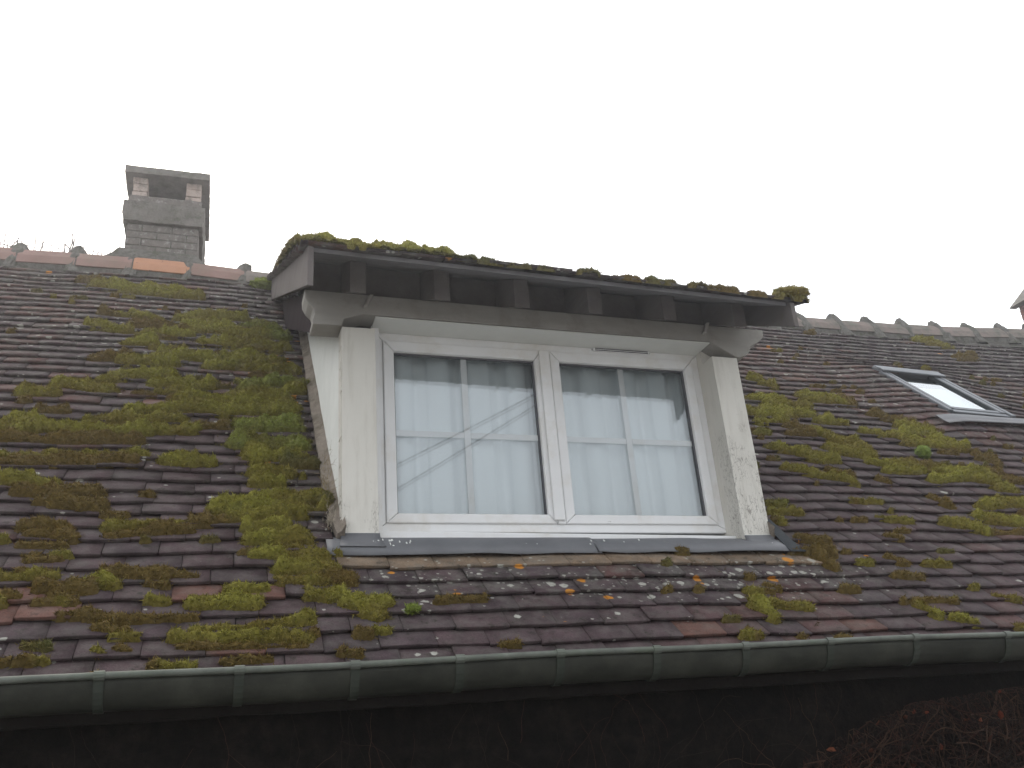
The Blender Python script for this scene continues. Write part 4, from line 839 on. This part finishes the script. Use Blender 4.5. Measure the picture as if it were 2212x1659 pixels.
lf = caps[(caps[:, 0] + caps[:, 2]) / 2 < 0.9]; rt = caps[(caps[:, 0] + caps[:, 2]) / 2 >= 0.9]
# small crumbs of moss along the tile edges everywhere
def crumbs(n, x0, x1, seed):
    r = np.random.default_rng(seed); s = np.array(s_list)[r.integers(0, 40, n)] - .004; x = r.uniform(x0, x1, n)
    dens = fbm(x * 1.3, s * 1.3, 0, 71, 3); k = dens > .5
    x, s = x[k], s[k]; L = r.exponential(.035, len(x)) + .01
    inside = ((x > -.3) & (x < 1.85) & (s > 0)) | ((x > 3.85) & (x < 5.0) & (s > 1.4) & (s < 2.7)); x, s, L = x[~inside], s[~inside], L[~inside]
    return np.stack([x, s, x + L, s + r.normal(0, .004, len(x)), r.uniform(.010, .024, len(x)), r.choice([0, 1, 1, 3], len(x))], -1)
grow_moss('moss', roof_pt, np.concatenate([lf, crumbs(420, -2.6, .9, 5)]), -2.75, 1.05, -0.72, 3.62, 3, 0.036, 0.008, 5.5, 'thick olive moss spreading over the tiles left of the dormer and below it')
grow_moss('moss', roof_pt, np.concatenate([rt, crumbs(420, .9, 7.5, 6)]), 0.85, 6.6, -0.72, 3.62, 9, 0.034, 0.010, 6.0, 'olive brown moss patches on the tiles between the dormer and the skylight')
dcap = np.array([(-.46, .02, .12, .03, .09, 0), (-.45, .15, .12, .15, .12, 0), (-.46, .0, .0, .0, .05, 0), (-.47, .3, -.42, 2.2, .05, 3), (.10, .0, .24, .0, .04, 3), (.05, .0, .20, .01, .035, 0), (.19, .0, .24, .0, .03, 3), (.30, .01, .38, .01, .022, 3), (.42, .01, .50, .01, .026, 3),
    (.56, .0, .62, .01, .02, 3), (.75, .0, .82, .0, .035, 3), (.92, .01, 1.03, .01, .03, 1), (1.1, .01, 1.22, .02, .035, 3), (1.31, .0, 1.37, .0, .042, 3), (1.42, .01, 1.54, .01, .030, 1), (1.62, .01, 1.70, .01, .018, 1), (1.76, .01, 1.85, .01, .022, 3),
    (1.80, .02, 1.90, .02, .055, 0), (.0, .5, 1.8, .6, .05, 1), (.4, .9, 1.2, 1.2, .06, 0)])
grow_moss('moss', dorm_pt, dcap, -0.50, 1.96, -0.022, 2.6, 14, 0.030, 0.008, 5.0, 'ragged moss crust growing on the dormer roof edge against the sky', (0.008, 0.020))
# a tongue of moss hanging past the right verge, and lone cushions
def cushion(name, c, rad, col, label, seed, squash=(1, 1, .6), blen=.012):
    nu, nv = 26, 16; V = []
    for i in range(nu):
        for j in range(nv + 1):
            a = 2 * math.pi * i / nu; t = math.pi * j / nv; V.append((math.sin(t) * math.cos(a), math.sin(t) * math.sin(a), math.cos(t)))
    V = np.array(V); k = 1 + .35 * (fbm(V[:, 0] * 2.2 + seed, V[:, 1] * 2.2, V[:, 2] * 2.2, seed, 3) - .5) * 2
    co = V * k[:, None] * rad * np.array(squash) + np.array(c); F = []
    for i in range(nu):
        for j in range(nv):
            F.append((i*(nv+1)+j, i*(nv+1)+j+1, ((i+1)%nu)*(nv+1)+j+1, ((i+1)%nu)*(nv+1)+j))
    r = np.random.default_rng(seed); n = int(900 * (rad / .05) ** 1.5); kk = r.integers(0, len(co), n); p = co[kk] + r.normal(0, rad * .05, (n, 3)); d = V[kk] + r.normal(0, .6, (n, 3)); d /= np.linalg.norm(d, axis=1)[:, None]
    sd_ = np.cross(d, r.normal(0, 1, (n, 3))); sd_ /= np.linalg.norm(sd_, axis=1)[:, None]; ln = r.uniform(.4, 1.2, (n, 1)) * blen
    tri = np.stack([p - sd_ * ln * .16, p + sd_ * ln * .16, p + d * ln], 1).reshape(-1, 3)
    cc = np.concatenate([np.tile(np.array(col) * .8, (len(co), 1)), np.repeat(np.array(col) * r.uniform(.6, 1.6, (n, 1)), 3, axis=0)])
    F += [(len(co) + 3 * i, len(co) + 3 * i + 1, len(co) + 3 * i + 2) for i in range(n)]
    o = from_arrays(name, np.concatenate([co, tri]), F, M['moss'], None, col=cc, smooth=True); return tag(o, label, 'moss cushion')
cushion('moss_cushion', (1.87, -0.44, .762), .075, MC[0] * np.array([1, .85, 1]), 'brownish moss cushion overhanging the right corner of the dormer roof', 3, (1.15, .70, .32), .012)
cushion('moss_cushion', tuple(roof_pt(3.457, 1.071, .02)), .052, (0.15, .20, .045), 'small bright green round moss cushion on bare tiles below the skylight', 5, (1.0, .8, .7), .010)
cushion('moss_cushion', tuple(roof_pt(-0.50, 3.566, .02)), .075, (0.15, .18, .03), 'yellow-green moss cushion under the ridge beside the dormer roof corner', 6, (1.2, .7, .6), .012)
cushion('moss_cushion', tuple(roof_pt(-0.038, -0.393, .006)), .026, (0.15, .19, .035), 'tiny green moss tuft on the tiles below the dormer, beside the moss edge', 7, (1.1, .8, .6), .012)

# ------------------------------------------------------------------ dry grass at the foot of the left post
def strands(n, c, sp, ln, col, seed, dirm=(0, -.2, 1), w=.0012):
    r = np.random.default_rng(seed); V = []; F = []; C = []
    for i in range(n):
        p = np.array(c) + r.normal(0, 1, 3) * np.array(sp); d = np.array(dirm) + r.normal(0, .45, 3); d /= np.linalg.norm(d); L = r.uniform(.5, 1.2) * ln
        sd_ = np.cross(d, r.normal(0, 1, 3)); sd_ /= np.linalg.norm(sd_); bend = r.normal(0, .25, 3) * L; b0 = len(V)
        for k, t in enumerate((0, .4, .75, 1)):
            q_ = p + d * L * t + bend * t * t - np.array([0, 0, .25 * L * t * t]); ww = w * (1 - .8 * t)
            V += [q_ - sd_ * ww, q_ + sd_ * ww]; C += [np.array(col) * r.uniform(.7, 1.3)] * 2
            if k: F.append((b0 + 2*k - 2, b0 + 2*k - 1, b0 + 2*k + 1, b0 + 2*k))
    return V, F, C
V, F, C = strands(260, tuple(roof_pt(-0.292, 0.42, .01)), (.008, .10, .10), .05, (.19, .15, .085), 4)
V2, F2, C2 = strands(120, tuple(roof_pt(-0.29, 0.20, .01)), (.010, .03, .03), .035, (.34, .30, .24), 5)
F2 = [tuple(i + len(V) for i in f) for f in F2]
tag(from_arrays('dry_grass', V + V2, F + F2, M['dry'], None, col=np.array(C + C2)), 'dry grass tuft growing in the joint between roof and left dormer cheek', 'dry grass')

# ------------------------------------------------------------------ creeper on the wall
def vine():
    root = empty('climbing_vine', (2.4, -0.5, -2.9)); tag(root, 'tangled bare creeper with a few rusty leaves on the dark wall at lower right', 'creeper')
    r = random.Random(21); V = []; F = []; C = []
    mb = MB(); cols = []
    def top(x): return np.interp(x, [0.2, .8, 1.2, 1.6, 1.9, 2.5, 3.2, 4.5], [-2.0, -1.62, -1.38, -1.24, -1.14, -1.10, -1.12, -1.2])
    def walk(x, y, z, dx, dz, n, rad, step, lim=True):
        pts = [(x, y, z)]; a = math.atan2(dz, dx)
        for i in range(n):
            a += r.gauss(0, .15); x += math.cos(a) * step; z += math.sin(a) * step; y += r.gauss(0, .008); y = min(-.449, max(-.62, y))
            if lim and z > top(x): a = -abs(a) * .6; z = top(x)
            pts.append((x, y, z))
        c0 = len(mb.v); mb.tube(pts, [rad * (1 - .6 * i / len(pts)) for i in range(len(pts))], 4)
        t = r.random(); c = [(.038, .018, .014), (.024, .016, .013), (.055, .032, .023), (.018, .013, .011)][int(t * 4)]
        cols.extend([c] * (len(mb.v) - c0)); return pts
    for i in range(26):
        x = r.uniform(1.2, 4.5); walk(x, -.47, -2.9, r.uniform(-.2, .2), 1, 42, r.uniform(.006, .012), .045)
    for i in range(2200):
        x = 1.1 + 3.6 * r.random() ** 1.0; z = top(x) - abs(r.gauss(0, .35)) - .01
        walk(x, r.uniform(-.58, -.46), z, r.gauss(0, 1), r.gauss(.2, .8), r.randint(5, 16), r.uniform(.0012, .0034), .025)
    for i in range(170):
        x = r.uniform(-2.2, 1.6); z = -1.15 - abs(r.gauss(.25, .3)) - max(0, (1.2 - x)) * .02
        walk(x, -.445, z, r.gauss(0, .7), 1, r.randint(8, 22), r.uniform(.0010, .0020), .016, False)
    o = from_arrays('stems', np.array(mb.v), mb.f, M['vine'], root, col=np.array(cols)); o['kind'] = 'stuff'
    V = []; F = []; C = []
    for i in range(130):
        x = 1.1 + 3.4 * r.random(); z = top(x) - abs(r.gauss(0, .30)) + .0; y = r.uniform(-.62, -.50); sc = r.uniform(.010, .024); b0 = len(V)
        rot = Matrix.Rotation(r.uniform(0, 6.28), 3, 'Y') @ Matrix.Rotation(r.gauss(0, .8), 3, 'X') @ Matrix.Rotation(r.gauss(0, .8), 3, 'Z')
        for (a, c, h) in ((0, -1, 0), (.55, -.3, .25), (.4, .5, .2), (0, 1.1, -.1), (-.45, .45, .25), (-.55, -.3, .2), (0, 0, -.1)):
            p = rot @ Vector((a * sc, h * sc, c * sc)); V.append((x + p.x, y + p.y, z + p.z)); 
        cc = [(.11, .03, .018), (.07, .025, .015), (.16, .055, .03), (.05, .022, .015)][i % 4]; C += [cc] * 7
        F += [(b0 + 6, b0 + k, b0 + (k + 1) % 6) for k in range(6)]
    o = from_arrays('leaves', V, F, M['vine'], root, col=np.array(C)); o['kind'] = 'stuff'
vine()

# ------------------------------------------------------------------ bare tree behind the ridge
tips = [(-3.11, 4.64), (-3.06, 4.59), (-2.99, 4.56), (-3.15, 4.53), (-2.95, 4.56), (-2.99, 4.5), (-2.83, 4.63), (-2.74, 4.54), (-2.72, 4.6), (-2.65, 4.5), (-2.56, 4.55), (-2.53, 4.53), (-2.51, 4.55), (-2.45, 4.67), (-2.32, 4.56), (-2.22, 4.55), (-2.17, 4.54), (-2.13, 4.6), (-2.05, 4.57)]
tr = tag(empty('bare_tree', (-2.5, 6.3, -2.9)), 'leafless tree whose thin twig tips show above the ridge left of the chimney', 'tree')
mb = MB(); mb.tube([(-2.5, 6.3, -2.95), (-2.52, 6.3, -1), (-2.45, 6.28, .6), (-2.5, 6.2, 2.0)], [.11, .09, .07, .05], 10); mb.build('trunk', M['bark'], tr, smooth=True)
r_ = random.Random(9); mb = MB(); ends = []
for k in range(7):
    ex = -3.2 + .2 * k; pts = [(-2.5, 6.2, 1.9), (-2.5 + (ex + 2.5) * .5, 6.15, 2.9), (ex, 6.05, 3.9)]; mb.tube(pts, [.035, .02, .011], 6); ends.append(pts[-1])
mb.build('limbs', M['bark'], tr, smooth=True)
mb = MB()
for k, (x, z) in enumerate(tips + [(-3.3 + .07 * i, 4.42 + .1 * r_.random()) for i in range(20)]):
    e = min(ends, key=lambda p: abs(p[0] - x) + r_.uniform(0, .12)); n_ = 7; pts = []
    for i in range(n_ + 1):
        t = i / n_; w_ = .02 * math.sin(t * 3.14); pts.append((e[0] + (x - e[0]) * t + r_.gauss(0, .006) + w_ * r_.gauss(0, 1), 6.05 - .05 * t, e[2] + (z - e[2]) * t))
    mb.tube(pts, [.0090 * (1 - .5 * i / n_) for i in range(n_ + 1)], 5)
    for m_ in range(3):
        i = r_.randint(3, n_); p = pts[i]; mb.tube([p, (p[0] + r_.choice((-1, 1)) * .012, p[1], p[2] + .02)], [.004, .0025], 4)
for a, c in (((-3.05, 4.43), (-3.16, 4.47)), ((-3.05, 4.44), (-2.98, 4.57)), ((-2.46, 4.46), (-2.54, 4.55)), ((-2.45, 4.44), (-2.43, 4.64)), ((-2.47, 4.42), (-2.45, 4.68))):
    mb.tube([(a[0], 6.0, a[1] - .25), (a[0], 6.0, a[1]), ((a[0] + c[0]) / 2 + .01, 6.0, (a[1] + c[1]) / 2), (c[0], 6.0, c[1])], [.010, .009, .007, .004], 5)
mb.build('twigs', M['bark'], tr)['kind'] = 'stuff'

# ------------------------------------------------------------------ overhead cables (seen mirrored in the panes)
def cable(a, c, lab):
    a, c = Vector(a), Vector(c); d = c - a; p0, p1 = a - d * 1.6, c + d * .6; pts = []
    for i in range(41):
        t = i / 40; p = p0.lerp(p1, t); p.z -= .10 * (4 * t * (1 - t)) - .085; pts.append(p)
    o = MB().tube(pts, .013, 8).build('overhead_cable', M['cable'], None, smooth=True); tag(o, lab, 'cable')
cable((1.84, -9, 3.17), (4.55, -9, 4.62), 'upper of the two dark overhead cables mirrored in the window panes')
cable((1.83, -9, 2.78), (4.2, -9, 4.23), 'lower of the two dark overhead cables mirrored in the window panes')

# ------------------------------------------------------------------ even forward-scattering volume added to stand in for lens glare
hz = MB().box(-61, 61, -61, 61, -3.9, 6.2)
hm = bpy.data.materials.new('glare_scatter'); hm.use_nodes = True; hn = hm.node_tree.nodes; hn.clear()
ho = hn.new('ShaderNodeOutputMaterial'); hv = hn.new('ShaderNodeVolumePrincipled')
hv.inputs['Color'].default_value = (0.96, 0.97, 1.0, 1); hv.inputs['Density'].default_value = 0.0072; hv.inputs['Anisotropy'].default_value = 0.86
hm.node_tree.links.new(hv.outputs[0], ho.inputs['Volume'])
tag(hz.build('glare_haze', hm, None), 'thin pale veil added round the house to stand in for lens glare', None, None, 'stuff')
